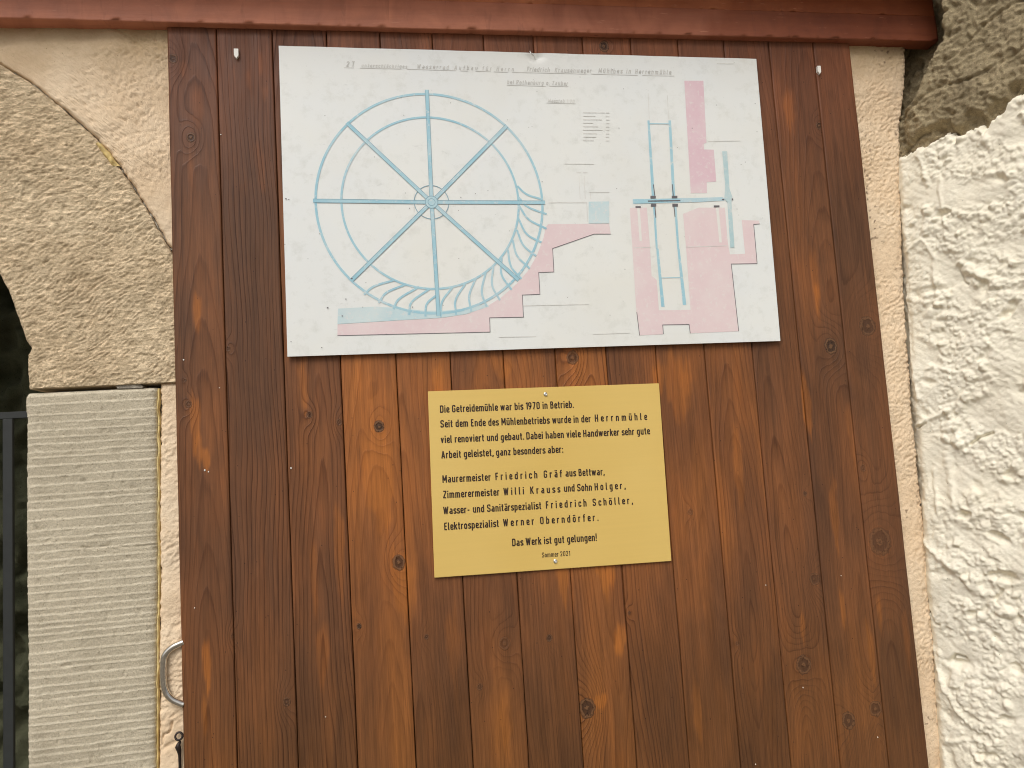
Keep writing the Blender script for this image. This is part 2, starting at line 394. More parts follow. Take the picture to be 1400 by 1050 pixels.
# ------------------------------------------------------------------ ground and passage
def gridxy(x0, x1, y0, y1, nx, ny, f):
    X, Y = np.meshgrid(np.linspace(x0, x1, nx), np.linspace(y0, y1, ny)); return np.stack([X, Y, f(X, Y)], -1)
G = gridxy(-60, 60, -80, 40, 60, 60, lambda X, Y: 0*X)
tag(mesh_np('ground', G.reshape(-1,3), grid_faces(60, 60), m_ground, smooth=False), kind='structure')

YW = 0.012                                   # plaster plane
YS = 0.010                                   # stone plane
ZT = 3.2
# photo-measured outlines (X,Z)
door_l = pts([(229,40),(239,545),(249,1050)]); door_r = pts([(1164,62),(1217,560),(1269.5,1050)])
XL = float(door_l[:,0].mean()); XR = float(door_r[:,0].mean())
z_beam_l, z_beam_r = P(0,24.5,-.014)[2], P(1280,56.5,-.014)[2]

# ------------------------------------------------------------------ plank door
DOOR = thing('wooden_door', ((XL+XR)/2, .02, 0), 'brown stained door of vertical planks that carries the drawing and the plaque', 'door')
W_ = 0.0895; X0 = -.27166507*CAM_D
edges = [XL] + [X0+i*W_ for i in range(1, 14)] + [XR]
zt = max(z_beam_l, z_beam_r) + .06
# per plank: stain depth, red, grain strength, ring spacing, pith offset x, pith depth, pith slope
pl_par = [  # orange, light, grain, spacing, xoff, depth, slope
 (.30,1.0,.75,.0056,.004,.030,.055),(.10,.96,1.0,.0062,-.055,.012,.02),(.36,.98,1.1,.0064,.004,.014,.050),(.80,1.12,.45,.0070,.010,.040,.080),
 (.62,1.10,.55,.0056,-.040,.030,.03),(.52,1.05,.55,.0062,.012,.032,.06),(.55,1.05,.55,.0052,-.045,.020,.03),(.80,1.15,.85,.0066,.014,.018,.075),
 (.58,1.02,.75,.0046,-.050,.030,.02),(.56,.98,.45,.0080,.018,.024,.060),(.55,1.0,.65,.0060,.002,.020,.085),(.34,.92,.75,.0052,-.012,.024,.045),
 (.30,.90,.6,.0058,.030,.022,.05),(.16,.80,.45,.0062,-.012,.026,.05)]
knots = [(261,188,7,.8),(258,553,5,.6),(312,477,4,.5),(518,583,8,1),(423,567,5,.7),(464,577,5,.5),(545,769,10,.9),(491,856,4,1),(583,871,4,.6),
 (803,968,13,.9),(656,939,5,.5),(751,872,5,.8),(1120,172,6,.8),(1136,473,12,.9),(1186,446,15,.6),(1203,740,20,.5),(1114,792,9,.5),(1099,909,13,.7),
 (1160,985,12,.7),(1197,969,11,.6),(1101,675,4,.6),(826,63,9,.9),(783,489,10,.8),(392,960,6,.6),(237,80,7,.7),(253,520,3,.4),(690,880,9,.35),(1180,640,6,.3),
 (944,700,5,.4),(1008,880,4,.3),(318,870,4,.4),(730,620,4,.4),(860,838,3,.5)]
KN = np.array([(*XZ(a,b), r*.00118, k) for a,b,r,k in knots])
streaks = [(270,430,7,42,.9),(283,630,7,22,.8),(272,620,5,28,.6),(266,580,8,45,.7),(284,915,6,45,.9),(280,985,4,40,.7),(262,240,5,30,.4),(357,235,8,50,.5),
 (270,150,8,40,.35),(1077,150,16,60,.7),(1117,410,6,40,.5),(1114,380,9,55,.45),(1104,560,7,60,.9),(1140,700,8,70,.6),(1152,830,5,35,.6),(1098,860,5,30,.6),
 (1203,840,5,45,.6),(1240,880,5,50,.5),(1192,900,6,60,.5),(826,770,16,60,.8),(846,880,10,30,.7),(822,960,10,14,.9),(770,790,10,50,.6),(560,800,12,70,.4),
 (520,660,22,90,.5),(550,800,16,60,.5),(600,520,12,30,.6),(690,505,16,26,.5),(930,530,24,60,.5),(900,520,10,30,.5),(465,760,8,90,.5),(415,530,8,60,.5),
 (320,100,3,18,.5),(340,110,3,18,.5),(357,90,3,22,.6),(362,130,4,16,.5),(250,95,4,12,.5),(440,905,9,50,.5),(430,800,5,60,.4),(620,900,10,80,.35),
 (690,990,12,60,.35),(955,980,8,60,.5),(1010,640,10,80,.35),(1165,600,8,60,.3)]
SK = np.array([(*XZ(a,b), wx*.00118, hz*.00118, k) for a,b,wx,hz,k in streaks])
Vs, Fs, A = [], [], {k: [] for k in ('tint','ring','knot_dist','knot_dark','grain','plank_offset')}
off = 0
c_dark, c_mid, c_or, c_red, c_yel = [np.array(lin(*c)[:3]) for c in ((102,68,46),(120,76,46),(150,92,46),(127,75,55),(104,66,25))]
for i in range(14):
    xa, xb = edges[i], edges[i+1]; wd = xb-xa
    orange, light, grain, sp, xo, dep, slo = pl_par[i]
    inner = np.linspace(xa+.0032, xb-.0032, max(12, int(wd/.003)))
    xs = np.concatenate([[xa+.0001, xa+.0006, xa+.0007, xa+.0013], inner, [xb-.0013, xb-.0007, xb-.0006, xb-.0001]])
    ys = np.concatenate([[.012, .012, .0014, .0003], 0*inner, [.0003, .0014, .012, .012]])
    if i == 0: ys[:4] = [.034, .012, .004, .0008]; xs[:4] = xa+np.array([0, 0, .0004, .0018])
    if i == 13: ys[-4:] = [.0008, .004, .012, .034]; xs[-4:] = xb-np.array([.0018, .0004, 0, 0])
    zs = np.concatenate([np.linspace(.02, .95, 60), np.arange(.955, zt, .0035)])
    Xg, Zg = np.meshgrid(xs, zs); Yg = np.broadcast_to(ys, Xg.shape).copy()
    s = 100+i*13; xc = (xa+xb)/2
    Xg = Xg + .0004*perlin(Zg*9, Zg*0+i, s) * (np.abs(Xg-xc) < wd)
    Yg = Yg + .0010*(_h(np.array([i]), np.array([3]), 5)[0]-.5) + .0006*perlin(Zg*2, Xg*0+i*3.3, s)
    lx, lz = Xg-xc-xo, Zg-1.5
    wv = .012*perlin(Zg*2.2+i*5, Xg*6, s) + .004*perlin(Zg*7+i, Xg*20, s+1)
    d = dep + slo*(lz + .35*perlin(np.array([i*1.7]), np.array([.4]), 3)[0]) + .010*perlin(Zg*2.6+3*i, Xg*3, s+2)
    rr = np.hypot(lx+wv, d)
    # knots bend the rings
    kd = np.full(Xg.shape, 4.0); kdk = np.zeros(Xg.shape); add = np.zeros(Xg.shape)
    for kx, kz, kr, kk in KN:
        if xa-.004 < kx < xb+.004:
            dx, dz = Xg-kx, Zg-kz
            q = np.hypot(dx/kr, dz/(kr*1.2)); kdk = np.where(q < kd, kk, kdk); kd = np.minimum(kd, q)
            add += 2.6*kr*np.exp(-(dx/(2.0*kr))**2-(dz/(3.6*kr))**2)
    ring = (rr + add)/sp + i*31
    # stain: low-frequency colour of the wood itself
    n1 = fbm(Xg*7+i*9, Zg*2.4, s+4, 4); n2 = fbm(Xg*30+i*5, Zg*3.5, s+5, 3)
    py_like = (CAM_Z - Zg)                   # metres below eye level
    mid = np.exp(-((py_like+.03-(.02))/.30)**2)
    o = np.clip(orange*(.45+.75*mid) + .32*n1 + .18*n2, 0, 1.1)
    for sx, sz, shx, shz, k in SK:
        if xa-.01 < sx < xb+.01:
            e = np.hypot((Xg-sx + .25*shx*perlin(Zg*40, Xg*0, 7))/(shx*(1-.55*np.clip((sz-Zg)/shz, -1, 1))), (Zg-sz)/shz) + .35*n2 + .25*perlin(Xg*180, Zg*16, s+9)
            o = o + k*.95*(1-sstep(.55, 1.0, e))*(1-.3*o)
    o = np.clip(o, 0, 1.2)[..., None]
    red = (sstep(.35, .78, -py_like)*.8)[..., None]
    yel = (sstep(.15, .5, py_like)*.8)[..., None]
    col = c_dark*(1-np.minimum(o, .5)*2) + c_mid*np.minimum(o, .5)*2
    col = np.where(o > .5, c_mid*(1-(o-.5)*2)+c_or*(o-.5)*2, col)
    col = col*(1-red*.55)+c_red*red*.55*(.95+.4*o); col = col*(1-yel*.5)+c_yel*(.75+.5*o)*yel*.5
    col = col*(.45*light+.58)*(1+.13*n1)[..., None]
    r, c = Xg.shape
    Vs.append(np.stack([Xg, Yg, Zg], -1).reshape(-1,3)); Fs.append(grid_faces(r, c, off)); off += r*c
    A['tint'].append(np.concatenate([np.clip(col, .004, 1), np.ones(col.shape[:2]+(1,))], -1).reshape(-1,4))
    for k, v in (('ring',ring),('knot_dist',kd),('knot_dark',kdk),('grain',np.full(Xg.shape, grain)),('plank_offset',np.full(Xg.shape, i*3.7+1))): A[k].append(v.ravel())
# back of the leaf
bx = np.array([[XL,.034,.02],[XR,.034,.02],[XR,.034,zt],[XL,.034,zt]]); Vs.append(bx); Fs.append(np.array([[off,off+3,off+2,off+1]]))
A['tint'].append(np.tile([.06,.03,.015,1],(4,1)))
for k in ('ring','knot_dist','knot_dark','grain','plank_offset'): A[k].append(np.full(4, 3.0 if k == 'knot_dist' else 0.0))
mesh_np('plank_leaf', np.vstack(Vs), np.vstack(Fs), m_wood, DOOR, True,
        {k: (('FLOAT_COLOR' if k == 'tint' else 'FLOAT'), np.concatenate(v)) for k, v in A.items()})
mb = MB()
for a, b, rr_ in [(280,643,1.4),(285,645,1.1),(398,640,1.4),(266,831,.9),(251,492,1.1),(302,184,.9),(445,980,.9),(300,530,.8),(1098,940,1),(1200,1008,1.1),(1047,800,.9),(1150,787,.8),(1033,1045,1)]:
    p = P(a, b, -.0006); bmesh.ops.create_icosphere(mb.bm, subdivisions=1, radius=rr_*.0011, matrix=Matrix.Translation(p) @ Matrix.Diagonal((1,.35,1.2,1)))
mb.build('paint_specks', m_peg, DOOR, True)
mb = MB(); hz = [(255,110),(200,137),(152,182),(131,245),(129,380),(146,470),(190,528),(255,562),(285,572)]
hp = smooth_path([P(200+a/5.525, 860+b/5.525, .0035) for a, b in [(285,98)]+hz], 6)
mb.tube(hp, .0050, 16); mb.build('bow_handle', m_steel, DOOR, True)

# ------------------------------------------------------------------ beam above the door
XBE = P(1281, 40, -.014)[0]
BEAM = thing('lintel_beam', ((-1.3+XBE)/2, 0, z_beam_l), 'red brown painted timber beam running across the top above the plank door', 'beam')
def beam_board(name, mat, zlo, h, yf, seed, x1):
    n = 700; xs = np.linspace(-1.5, x1, n)
    slope = (z_beam_r-z_beam_l)/(P(1280,56,-.014)[0]-P(0,24,-.014)[0])
    zb = z_beam_l + slope*(xs-P(0,24,-.014)[0]) + zlo
    ch = .0020 if zlo == 0 else .0007
    prof = [(.016, .0), (yf+ch, .0), (yf+ch*.35, ch*.23), (yf, ch), (yf, ch+.0005)] + [(yf, t) for t in np.linspace(.008, h-.006, 22)] + [(yf, h-.0012), (yf, h-.0007), (yf+.0006, h), (.016, h)]
    V = np.zeros((len(prof), n, 3))
    for k, (y, z) in enumerate(prof):
        chip = np.clip(perlin(xs*38, xs*0+seed, seed)-.30, 0, 1)*.006 + np.clip(perlin(xs*120, xs*0+seed, seed+3)-.35, 0, 1)*.004 if k in (1,2,3) else 0
        wv = .0010*fbm(xs*3, xs*0+z*30, seed, 3) + .0004*perlin(xs*30, xs*0+z*90, seed+1)
        V[k,:,0] = xs; V[k,:,1] = y + (chip if k == 3 else 0)*.6 - wv*(k > 2); V[k,:,2] = zb + z + (chip if k in (1,2,3) else 0)*.7
    F = [grid_faces(len(prof), n)]
    Vf = V.reshape(-1,3); F = np.vstack(F)
    o = mesh_np(name, Vf, F, mat, BEAM, True)
    bm = bmesh.new(); bm.from_mesh(o.data); bm.verts.ensure_lookup_table()
    for e in (0, n-1): bm.faces.new([bm.verts[k*n+e] for k in range(len(prof))])
    bmesh.ops.recalc_face_normals(bm, faces=bm.faces[:]); bm.to_mesh(o.data); bm.free()
    return o
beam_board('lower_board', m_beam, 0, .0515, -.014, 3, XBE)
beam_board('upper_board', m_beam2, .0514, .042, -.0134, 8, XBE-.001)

mb = MB(); mb.box(-1.5, XBE-.002, -.105, .09, max(z_beam_l, z_beam_r)+.098, max(z_beam_l, z_beam_r)+.124, .004); mb.build('unseen_shade_board', m_beam2, BEAM)  # unseen board, added over the beam to shade the top of the wall

# ------------------------------------------------------------------ stone archway on the left
ARCH = thing('stone_archway', (-.75, .05, 0), 'sandstone archway left of the plank door, pecked arch stone over combed jamb block', 'archway')
extr = pts([(-420,-60),(-200,-20),(-80,42),(0,87),(40,112),(85,148),(130,188),(165,232),(190,270),(208,300),(224,328),(238,352),(262,410),(282,470),(290,535)], YS)
intr = pts([(-420,120),(-260,190),(-150,250),(-60,310),(0,376),(14,404),(27,440),(36,466),(43,476),(38,484),(37.5,505),(39,530)], YS)
def rowmap(zs, xl, xr, n, hfun, y0, back, back_l=None):
    """heightfield strip between two edge curves, with rounded rim going back"""
    t = np.linspace(0, 1, n)
    Xg = xl[:,None] + (xr-xl)[:,None]*t[None]; Zg = np.repeat(zs[:,None], n, 1)
    Yg = y0 - hfun(Xg, Zg, t)
    V = np.stack([Xg, Yg, Zg], -1)
    L = V[:, :1].copy(); L[..., 1] = y0 + (back_l or back); Rr = V[:, -1:].copy(); Rr[..., 1] = y0+back
    L2 = V[:, :1].copy(); L2[..., 1] += .002; L2[..., 0] -= .0008
    V = np.concatenate([L, L2, V, Rr], 1)
    T = V[:1].copy(); T[..., 1] = y0+back; B = V[-1:].copy(); B[..., 1] = y0+back
    return np.concatenate([T, V, B], 0)
z_bot = lambda x: None
zb = XZ(100, 529, YS)[1]; ztop = extr[:,1].max()
zs = np.arange(zb, ztop-.002, .0015)
xl, xr = pline(intr, zs), pline(extr, zs)
xl = np.minimum(xl, xr-.004) + .0012*perlin(zs*60, zs*0, 3); xr = xr + .0016*perlin(zs*70, zs*0, 5)+.001*perlin(zs*200, zs*0, 6)
def h_vous(X, Z, t):
    a = R_(32); u = X*math.cos(a)+Z*math.sin(a); v = -X*math.sin(a)+Z*math.cos(a)
    wx = .012*perlin(X*14, Z*14, 21); wz = .010*perlin(X*12+4, Z*12, 22)
    st = 1-2.2*np.abs(perlin((u+wx)*55, (v+wz)*185, 23)); st2 = perlin((u*.9+v*.5)*110+9, (v-u*.3)*250, 24)
    st3 = 1-2.2*np.abs(perlin((X*.97+wx+Z*.25)*80, (Z*.97+wz-X*.25)*210, 29))
    low = sstep(-.2, .25, (Z-CAM_Z-.22)*2+.3*perlin(X*5, Z*5, 25))
    h = .0014*np.clip(st*low + st3*(1-low), -.6, 1) + .0005*st2 + .0030*fbm(X*7, Z*7, 26, 3) + .0005*fbm(X*180, Z*220, 27, 2) - .0018*np.clip(perlin(X*30, Z*34, 28)-.35, 0, 1)*2
    rim = np.minimum(t, 1-t)*(X[:, -1:]-X[:, :1])
    return h - .004*np.exp(-rim/.003)
V = rowmap(zs, xl, xr, 380, h_vous, YS, .10, .30); r, c, _ = V.shape
mesh_np('arch_stone', V.reshape(-1,3), grid_faces(r, c), m_vous, ARCH)
# combed jamb block
jl = pts([(35.5,536),(34,545),(33.5,562),(36,570),(35,640),(34.5,720),(35.5,800),(37,900),(37.5,1050),(42,1500)], YS); jr = pts([(214,528),(214,700),(214.5,800),(213,900),(212.5,1050),(213,1500)], YS)
zj = np.arange(.02, XZ(120, 532.5, YS)[1], .0016)
zj = np.concatenate([np.linspace(.02, .9, 40), zj[zj > .902]])
xl, xr = pline(jl, zj)+.0008*perlin(zj*80, zj*0, 33)-.0006*np.clip(perlin(zj*25, zj*0, 35), 0, 1), pline(jr, zj)+.0005*perlin(zj*60, zj*0, 34)
lines = []; z = zj.max()-.004; k = 0
rs = random.Random(9)
while z > .8: lines.append(z); z -= rs.choice([.0085,.0105,.0125,.0135,.016,.0115]); k += 1
lines = np.array(lines)
RIDGE = [None]
def h_jamb(X, Z, t):
    zz = Z - .008*(X-X.mean()) + .0007*perlin(X*14, Z*40, 41) + .00035*perlin(X*90, Z*120, 42)   # comb rows climb slightly to the right
    h = np.zeros(X.shape)
    idx = np.searchsorted(-lines, -zz).clip(1, len(lines)-1)
    up, lo = lines[idx-1], lines[idx]; f = np.clip((up-zz)/(up-lo), 0, 1)
    brk = sstep(-.9, -.5, perlin(X*30, np.round(zz*0+idx*3.7), 43))
    h += brk*(.0013*(1-f)*sstep(0, .08, f) + .0009*np.exp(-((f-.07)/.05)**2)); RIDGE[0] = 1.3*brk*np.exp(-((f-.05)/.06)**2)*(.55+.6*perlin(X*60, Z*200, 48))
    h += .0014*fbm(X*8, Z*8, 44, 3) + .00035*fbm(X*150, Z*190, 45, 3) - .0025*np.clip(perlin(X*85, Z*85, 46)-.42, 0, 1)
    ck = seg_dist(X, Z, pts([(100,746),(128,750),(150,746),(178,748),(200,746),(213,744)], YS)); h -= .0022*np.exp(-(ck/.0012)**2)*(sstep(-.4, .1, perlin(X*50, Z*50, 47)))
    rim = np.minimum(t, 1-t)*(X[:, -1:]-X[:, :1]); h -= .006*np.exp(-rim/.0035)
    tp = (zj.max()-Z); h -= .005*np.exp(-tp/.003)
    return h
V = rowmap(zj, xl, xr, 190, h_jamb, YS, .06, .30); r, c, _ = V.shape
rdg = np.zeros((r, c)); rdg[1:-1, 2:-1] = RIDGE[0]
mesh_np('jamb_block', V.reshape(-1,3), grid_faces(r, c), m_jamb, ARCH, True, {'ridge': ('FLOAT', np.clip(rdg, 0, 1))})
# spall packed in the bed joint, backing mortar, filler in the joint
mb = MB(); sp_ = pts([(158,527.5),(163,524.5),(178,524),(190,524),(195,528),(194,530.5),(160,531)], YS)
vs = [mb.bm.verts.new((p[0], YS+.0015, p[1])) for p in sp_]; f = mb.bm.faces.new(vs)
r_ = bmesh.ops.extrude_face_region(mb.bm, geom=[f]); bmesh.ops.translate(mb.bm, verts=[v for v in r_['geom'] if isinstance(v, bmesh.types.BMVert)], vec=(0,.04,0))
bmesh.ops.recalc_face_normals(mb.bm, faces=mb.bm.faces[:]); mb.build('packing_stone', m_spall, ARCH)
def filler(zs, xc, wd, y, seed, name, mat, amp):
    n = 9; t = np.linspace(-1, 1, n); xc = xc + .0012*perlin(zs*45, zs*0, seed) ; wv = wd*(1+.45*perlin(zs*60, zs*0+3, seed+1))
    X = xc[:,None]+wv[:,None]*t[None]; Z = np.repeat(zs[:,None], n, 1)
    Y = y + .004*t[None]**4 - amp*(.5+perlin(X*150, Z*60, seed+2))*(1-t[None]**2)
    return mesh_np(name, np.stack([X, Y, Z], -1).reshape(-1,3), grid_faces(len(zs), n), mat, ARCH)
zf = np.arange(.6, XZ(214, 530, YS)[1], .0025); filler(zf, pline(jr, zf)+.0022, .0021, YS+.003, 61, 'joint_filler', m_foam, .004)
ze = np.arange(XZ(230,340,YS)[1], XZ(0,80,YS)[1], .002); filler(ze, pline(extr, ze)+.001, .0035, YS+.013, 65, 'joint_mortar', m_spall, .008)
mb = MB(); p = pts([(128,190),(140,196),(152,207),(160,220),(163,226),(158,224),(146,210)], YS-.002)
zz = np.linspace(XZ(0,226,YS)[1], XZ(0,193,YS)[1], 26)
filler(np.linspace(XZ(160,227,YS)[1], XZ(136,196,YS)[1], 30), np.linspace(XZ(159,227,YS)[0], XZ(134,196,YS)[0], 30), .0055, YS-.001, 71, 'joint_filler', m_foam, .004)
mb = MB(); mb.box(XZ(43,529,YS)[0]+.012, XL+.06, YS+.055, YS+.095, .02, zb+.10); mb.build('mortar_core', m_spall, ARCH)

# ------------------------------------------------------------------ plaster wall (left of the door, right of the door, above the beam)
cracks = [(pts([(150,36),(172,48),(195,66),(214,78),(232,90)], YW), .0022, .0016), (pts([(236,987.5),(234,998),(231,1002),(224,1004),(222.5,1010),(222,1018)], YW), .0045, .0014),
          (pts([(216,1030),(225,1022),(240,1014)], YW), .0025, .003), (pts([(217,1026),(216,1040),(217,1050)], YW), .003, .0015)]
def h_plast(X, Z, seed=80):
    sm = sstep(-.25, .3, perlin(X*6+1, Z*7, seed+7))
    h = .0050*fbm(X*6, Z*6, seed, 3) + (.0004+.0012*sm)*billow(X*60+Z*22, Z*115-X*50, seed+1, 3, .6) + .0005*fbm(X*120, Z*150, seed+2, 3)
    h = h - .003*np.clip(perlin(X*26, Z*40, seed+4)-.45, 0, 1)
    for pl, d, wd in cracks: h = h - d*np.exp(-(seg_dist(X, Z, pl)/wd)**2)
    return h
PV, PF, po = [], [], 0
PG = []
def add_piece(V, flip=False, gr=None):
    global po
    PG.append((np.zeros(V.shape[:2]) if gr is None else gr).ravel())
    r, c, _ = V.shape; PV.append(V.reshape(-1,3)); PF.append(grid_faces(r, c, po, flip)); po += r*c
# upper left piece
zu = np.arange(XZ(237,350,YW)[1]-.01, ZT-.6, .0026)
xlu = np.where(zu < ztop-.004, pline(extr, zu), -2.2) + .0032 + .0022*perlin(zu*55, zu*0, 91) + .0018*perlin(zu*190, zu*0, 92)
step = zu > ztop-.004; xlu = np.where(step, np.maximum(xlu, -2.2), xlu)
zu, xlu = zu[~step], xlu[~step]
def hp_edge(X, Z, t): return h_plast(X, Z) - .007*np.exp(-(t*(X[:,-1:]-X[:,:1]))/.0028)
V = rowmap(zu, np.minimum(xlu, XL+.02), np.full(zu.shape, XL+.03), 240, hp_edge, YW, .09); add_piece(V)
# lower left piece
zl = np.arange(.85, XZ(225,523,YW)[1], .0018); zl = np.concatenate([np.linspace(.02, .845, 30), zl])
V = rowmap(zl, pline(jr, zl)+.0044+.0014*perlin(zl*60, zl*0, 95)+.001*perlin(zl*170, zl*0, 96), np.full(zl.shape, XL+.03), 44, lambda X, Z, t: hp_edge(X, Z, t)+.002-.006*np.exp(-(zl.max()-Z)/.004), YW, .08); add_piece(V)
# right piece, up to the inside corner
corner = pts([(1238,20),(1238,110),(1236,140),(1232,170),(1231,215),(1233,300),(1240,440),(1247,560),(1262,690),(1270,780),(1280,900),(1293,1050),(1330,1500)], YW)
zr = np.arange(.75, 2.36, .0022); zr = np.concatenate([np.linspace(.02, .74, 30), zr])
xcn = pline(corner, zr) + .0016*perlin(zr*60, zr*0, 97) + .0018*perlin(zr*180, zr*0, 98)
V = rowmap(zr, np.full(zr.shape, XR-.03), xcn, 90, lambda X, Z, t: h_plast(X, Z, 84) - .006*np.exp(-((1-t)*(X[:,-1:]-X[:,:1]))/.002), YW, .06)
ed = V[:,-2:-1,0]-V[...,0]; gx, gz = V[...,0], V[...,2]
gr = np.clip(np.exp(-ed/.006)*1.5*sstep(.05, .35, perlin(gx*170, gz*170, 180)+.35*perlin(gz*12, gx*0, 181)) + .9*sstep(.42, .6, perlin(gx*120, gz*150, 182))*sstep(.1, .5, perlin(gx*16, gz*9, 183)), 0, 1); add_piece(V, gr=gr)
# above the beam and away to the left
for x0, x1, z0_, z1_ in ((-4, 1.2, ztop-.004, 4.5),):
    X, Z = np.meshgrid(np.linspace(x0, x1, 260), np.linspace(z0_, z1_, 120)); add_piece(np.stack([X, YW+.003-h_plast(X, Z), Z], -1))
X, Z = np.meshgrid(np.linspace(-4, -1.75, 60), np.linspace(.0, ztop-.004, 120)); add_piece(np.stack([X, YW-h_plast(X, Z), Z], -1))
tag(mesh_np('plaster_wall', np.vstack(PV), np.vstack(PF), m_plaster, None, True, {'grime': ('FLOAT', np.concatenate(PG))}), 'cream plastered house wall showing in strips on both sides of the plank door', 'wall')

# dark passage behind the arch
V = gridxy(-2.2, .6, 0, 1, 240, 200, lambda X, Y: 0*X); X = V[...,0]; Z = V[...,1]*2.7
Y = .75 - .10*fbm(X*3, Z*3, 110, 5) - .03*billow(X*14, Z*14, 111, 3)
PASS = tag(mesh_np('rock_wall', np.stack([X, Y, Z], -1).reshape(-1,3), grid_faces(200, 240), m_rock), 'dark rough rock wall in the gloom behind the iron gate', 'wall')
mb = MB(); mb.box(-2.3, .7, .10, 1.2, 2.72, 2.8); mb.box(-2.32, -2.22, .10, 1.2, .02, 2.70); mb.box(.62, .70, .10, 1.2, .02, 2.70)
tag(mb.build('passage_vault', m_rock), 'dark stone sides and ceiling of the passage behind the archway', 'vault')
# iron gate
yg = .16
GATE = thing('iron_gate', (P(0,800,yg)[0]-.3, yg, 0), 'dark grey flat bar gate inside the archway at the left edge', 'gate')
zg = P(15,568,yg)[2]
mb = MB(); mb.box(-1.5, P(60,568,yg)[0], yg-.004, yg+.004, zg-.006, zg+.006, .001); mb.build('rail', m_gate, GATE)
mb = MB(); mb.box(-1.5, P(60,568,yg)[0], yg-.004, yg+.004, .12, .16, .001); mb.build('rail', m_gate, GATE)
xb = (P(15.5,800,yg)[0]); first = None
for k in range(6):
    if k == 0:
        mb = MB(); mb.box(xb-.008, xb+.008, yg-.012, yg-.0045, .05, zg-.0062, .001); first = mb.build('bar', m_gate, GATE)
    else:
        o = first.copy(); COL.objects.link(o); o.parent = GATE; o.matrix_parent_inverse = GATE.matrix_world.inverted(); o.location.x -= .11*k

# ------------------------------------------------------------------ rough side wall on the right
cb = pts([(1232,215),(1293,1050)], YW); CX, CZ = cb[0]; lean = (cb[1][0]-cb[0][0])/(cb[1][1]-cb[0][1])
AW = R_(62); tdir = np.array([math.cos(AW), -math.sin(AW)]); nrm = np.array([-math.sin(AW), -math.cos(AW)])
SIDE = thing('side_wall', (CX+.2, -.2, 0), 'projecting side wall right of the door, lumpy white render below bare grey cement', 'wall')
def side_xyz(t, z, h):
    x = CX + .002 + lean*(z-CZ) + tdir[0]*t + nrm[0]*h; y = YW + .004 + tdir[1]*t + nrm[1]*h
    return np.stack([x, y, z], -1)
def side_t(px, py):
    """photo pixel -> (t,z) on the side wall plane"""
    v = RC.T @ np.array([(px-700)/1050, (py-525)/1050, 1.0]); dx, dy, dz = v[0], v[2], -v[1]
    # point = s*d + cam ; solve for s,t
    # x: s*dx = CX+.002+lean*(CAM_Z+s*dz-CZ)+tdir0*t ; y: -D + s*dy = YW+.004 + tdir1*t
    Am = np.array([[dx-lean*dz, -tdir[0]], [dy, -tdir[1]]]); b = np.array([CX+.002+lean*(CAM_Z-CZ), CAM_D+YW+.004])
    s_, t_ = np.linalg.solve(Am, b); return np.array([t_, CAM_Z+s_*dz])
bnd = np.array([side_t(a, b) for a, b in [(1225,214),(1240,212),(1262,200),(1275,196),(1290,186),(1300,182),(1310,190),(1325,178),(1345,170),(1352,178),(1362,160),(1380,152),(1384,138),(1395,130),(1420,120)]])
t0, t1 = -.03, .62
tt = np.concatenate([np.arange(t0, .30, .0017), np.linspace(.305, t1, 50)])
zw = np.concatenate([np.linspace(0, .80, 80), np.arange(.803, 2.2, .0020)])
T, Zw = np.meshgrid(tt, zw)
zbd = np.interp(T, np.append(bnd[:,0], 1.0), np.append(bnd[:,1], bnd[-1,1]+.18)) + .004*perlin(T*70, T*0, 140) + .005*perlin(T*220, Zw*60, 141)
a = R_(-38); U = T*math.cos(a)+Zw*math.sin(a); Wv = -T*math.sin(a)+Zw*math.cos(a)
wU = .010*fbm(T*22, Zw*22, 142, 2); wW = .010*fbm(T*22+5, Zw*22, 143, 2)
l1 = billow((U+wU)*15, (Wv+wW)*24, 144, 2, .55); l2 = billow((U+wU)*34, (Wv+wW)*44, 146, 3, .6)
l3 = fbm(T*110, Zw*110, 148, 3, .55)
dm = lumps((T+.25*wU)*52, (Zw+.25*wW)*62, 151, 1.3); dm2 = lumps((T+.2*wU)*105+3, (Zw+.2*wW)*118, 157, 1.0); dm3 = lumps(T*210+3, Zw*230, 159, 1.0)
smooth = sstep(.08, .40, perlin(U*9+2, Wv*15, 149)+.10*perlin(T*60, Zw*60, 152)) ; near = 1-sstep(.012, .070, T+.012*perlin(Zw*12, T*9, 160))
rough = np.clip(1-.8*smooth, .2, 1)*(1-.55*near)
H = .018 + .0075*fbm(T*6, Zw*6, 150, 3) + rough*(.0009*l1 + .0009*l3 + .0056*dm*(.55+.9*sstep(-.3, .4, perlin(T*14+7, Zw*14, 190))) + .0036*dm2 + .0017*dm3) + smooth*(.003*perlin(U*30, Wv*12, 153) + .0008*perlin(U*25, Wv*160, 191)) + .0004*fbm(T*300, Zw*300, 156, 2)
H = H - .010*np.clip(perlin(T*26+3, Zw*30, 154)-.42, 0, 1)*3*rough
